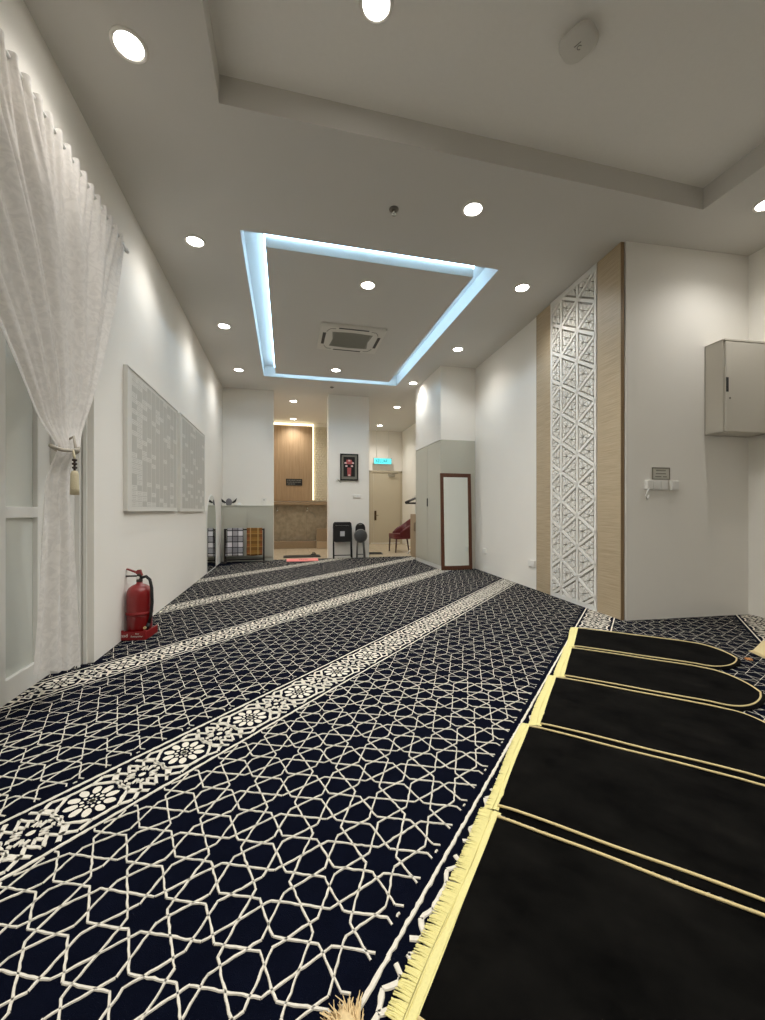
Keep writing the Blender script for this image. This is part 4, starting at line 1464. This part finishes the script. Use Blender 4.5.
t = thing('cove_light', 'cool blue light strip hidden in the square ceiling slot', 'light', (0, 0, C))
for a, c_ in (((IX0, IY0 - .018, .115), (IX1, IY0, .135)), ((IX0, IY1, .115), (IX1, IY1 + .018, .135)), ((IX0 - .018, IY0, .115), (IX0, IY1, .135)), ((IX1, IY0, .115), (IX1 + .018, IY1, .135))):
    b = MB(); b.box(a, c_); b.build('strip', M['led'], t)

# ceiling cassette air conditioner
t = thing('ceiling_air_conditioner', 'white ceiling cassette air conditioner inside the blue lit frame', 'air conditioner', (0.955, 6.12, C))
a_ = 0.475
b = MB(); b.prism(rrect(2 * a_, 0.90, .03), 'z', -0.03, 0.0); b.prism(rrect(1.9 * a_, 0.855, .05), 'z', -0.038, -0.03); b.build('panel', M['ac_body'], t)
b = MB()
g = [(-.30, -.25), (0, -.275), (.30, -.25), (.27, 0), (.30, .25), (0, .275), (-.30, .25), (-.27, 0)]
b.prism(g, 'z', -0.042, -0.036); gr = b.build('grille', M['ac_grille'], t)
b = MB()
for q in range(-9, 10):
    b.box((-.26, q * .026 - .003, -.045), (.26, q * .026 + .003, -.042))
b.build('slat', M['ac_grille'], gr)
for x0, y0, x1, y1 in ((-.22, -.40, .22, -.365), (-.22, .365, .22, .40), (-.43, -.20, -.385, .20), (.385, -.20, .43, .20)):
    b = MB(); b.box((x0, y0, -.0395), (x1, y1, -.036)); b.build('air_slot', M['black'], t)
b = MB()
for sx in (1, -1):
    for sy in (1, -1):
        b.tube([(sx * .26, sy * .36, -.039), (sx * .33, sy * .35, -.039), (sx * .36, sy * .30, -.039), (sx * .38, sy * .24, -.039)], .004, 6)
b.build('corner_seam', M['ink_grey'], t)

# access point on the tray ceiling, sprinkler
t = thing('access_point', 'white rounded-square wireless unit on the tray ceiling', 'access point', (1.695, 2.07, CT - 0.012), math.radians(28))
b = MB(); b.prism(rrect(0.11, 0.11, .03), 'z', -0.03, -0.001); b.build('bracket', M['black'], t)
b = MB()
for zz, sc_ in ((-.03, .9), (-.036, 1.0), (-.050, .97), (-.058, .85)):
    pass
lay = [(-.026, .185), (-.034, .20), (-.048, .196), (-.057, .17)]
rings = [[(p[0], p[1], z_) for p in rrect(w_, w_, .07, 7)] for z_, w_ in lay]
n = len(rings[0])
vs = [p for rg in rings for p in rg]
fs = [(k * n + i, k * n + (i + 1) % n, (k + 1) * n + (i + 1) % n, (k + 1) * n + i) for k in range(3) for i in range(n)]
fs += [list(range(n)), [3 * n + i for i in range(n)]]
b.add(vs, fs, 0, True); b.build('cover', M['ac_body'], t)
b = MB(); b.tube([(-.012, -.02, -.0575), (-.012, .02, -.0575)], .0025, 6); b.tube([(0.012 + .012 * math.cos(a), .012 * math.sin(a), -.0575) for a in [PI * 1.5 * k / 10 for k in range(11)]], .0025, 6); b.build('emblem', M['ac_grille'], t)

t = thing('ceiling_sprinkler', 'small metal fire sprinkler on the ceiling before the lit blue frame', 'sprinkler', (0.918, 3.412, C))
b = MB(); b.lathe([(0.042, -.001), (0.042, -.006), (0.026, -.014), (0.0, -.014)], n=20); b.build('rosette', M['sprinkler'], t)
b = MB(); b.lathe([(0.012, -.014), (0.010, -.03), (0, -.03)], n=12); b.lathe([(0.0, -.05), (.024, -.048), (.024, -.045), (0, -.044)], n=12)
for s in (1, -1):
    b.tube([(s * .011, 0, -.016), (s * .018, 0, -.03), (s * .005, 0, -.046)], .003, 6)
b.build('deflector', M['chrome'], t)
t = thing('ceiling_sensor', 'tiny round sensor on the ceiling before the pillar', 'sensor', (0.953, 8.62, C))
b = MB(); b.lathe([(0.04, -.001), (0.04, -.012), (0.022, -.02), (0, -.02)], n=16); b.build('housing', M['sprinkler'], t)
b = MB(); b.lathe([(0.012, -.02), (0.008, -.028), (0, -.029)], n=12); b.build('lens', M['black'], t)

# ================================================================== WORLD, CAMERA
w = bpy.data.worlds.new('world'); sc.world = w; w.use_nodes = True
w.node_tree.nodes['Background'].inputs[0].default_value = (0.02, 0.02, 0.02, 1)
w.node_tree.nodes['Background'].inputs[1].default_value = 0.2

cam = bpy.data.cameras.new('camera')
co = bpy.data.objects.new('camera', cam)
COL.objects.link(co)
cam.sensor_fit = 'VERTICAL'; cam.sensor_height = 36.0; cam.lens = FPX / 1020 * 36.0
cam.shift_y = 1.0 / 1020
cam.clip_start = 0.02
co.location = (0, 0, HC)
co.rotation_euler = (PI / 2, 0, -YAW)
sc.camera = co

vs_ = sc.view_settings
vs_.view_transform = 'Standard'; vs_.look = 'None'; vs_.gamma = 1.0; vs_.use_curve_mapping = False
vs_.exposure = 0.14
try:
    sc.cycles.use_denoising = True
    sc.cycles.max_bounces = 14; sc.cycles.diffuse_bounces = 10
    sc.cycles.transparent_max_bounces = 12
    sc.cycles.sample_clamp_indirect = 6
except Exception:
    pass
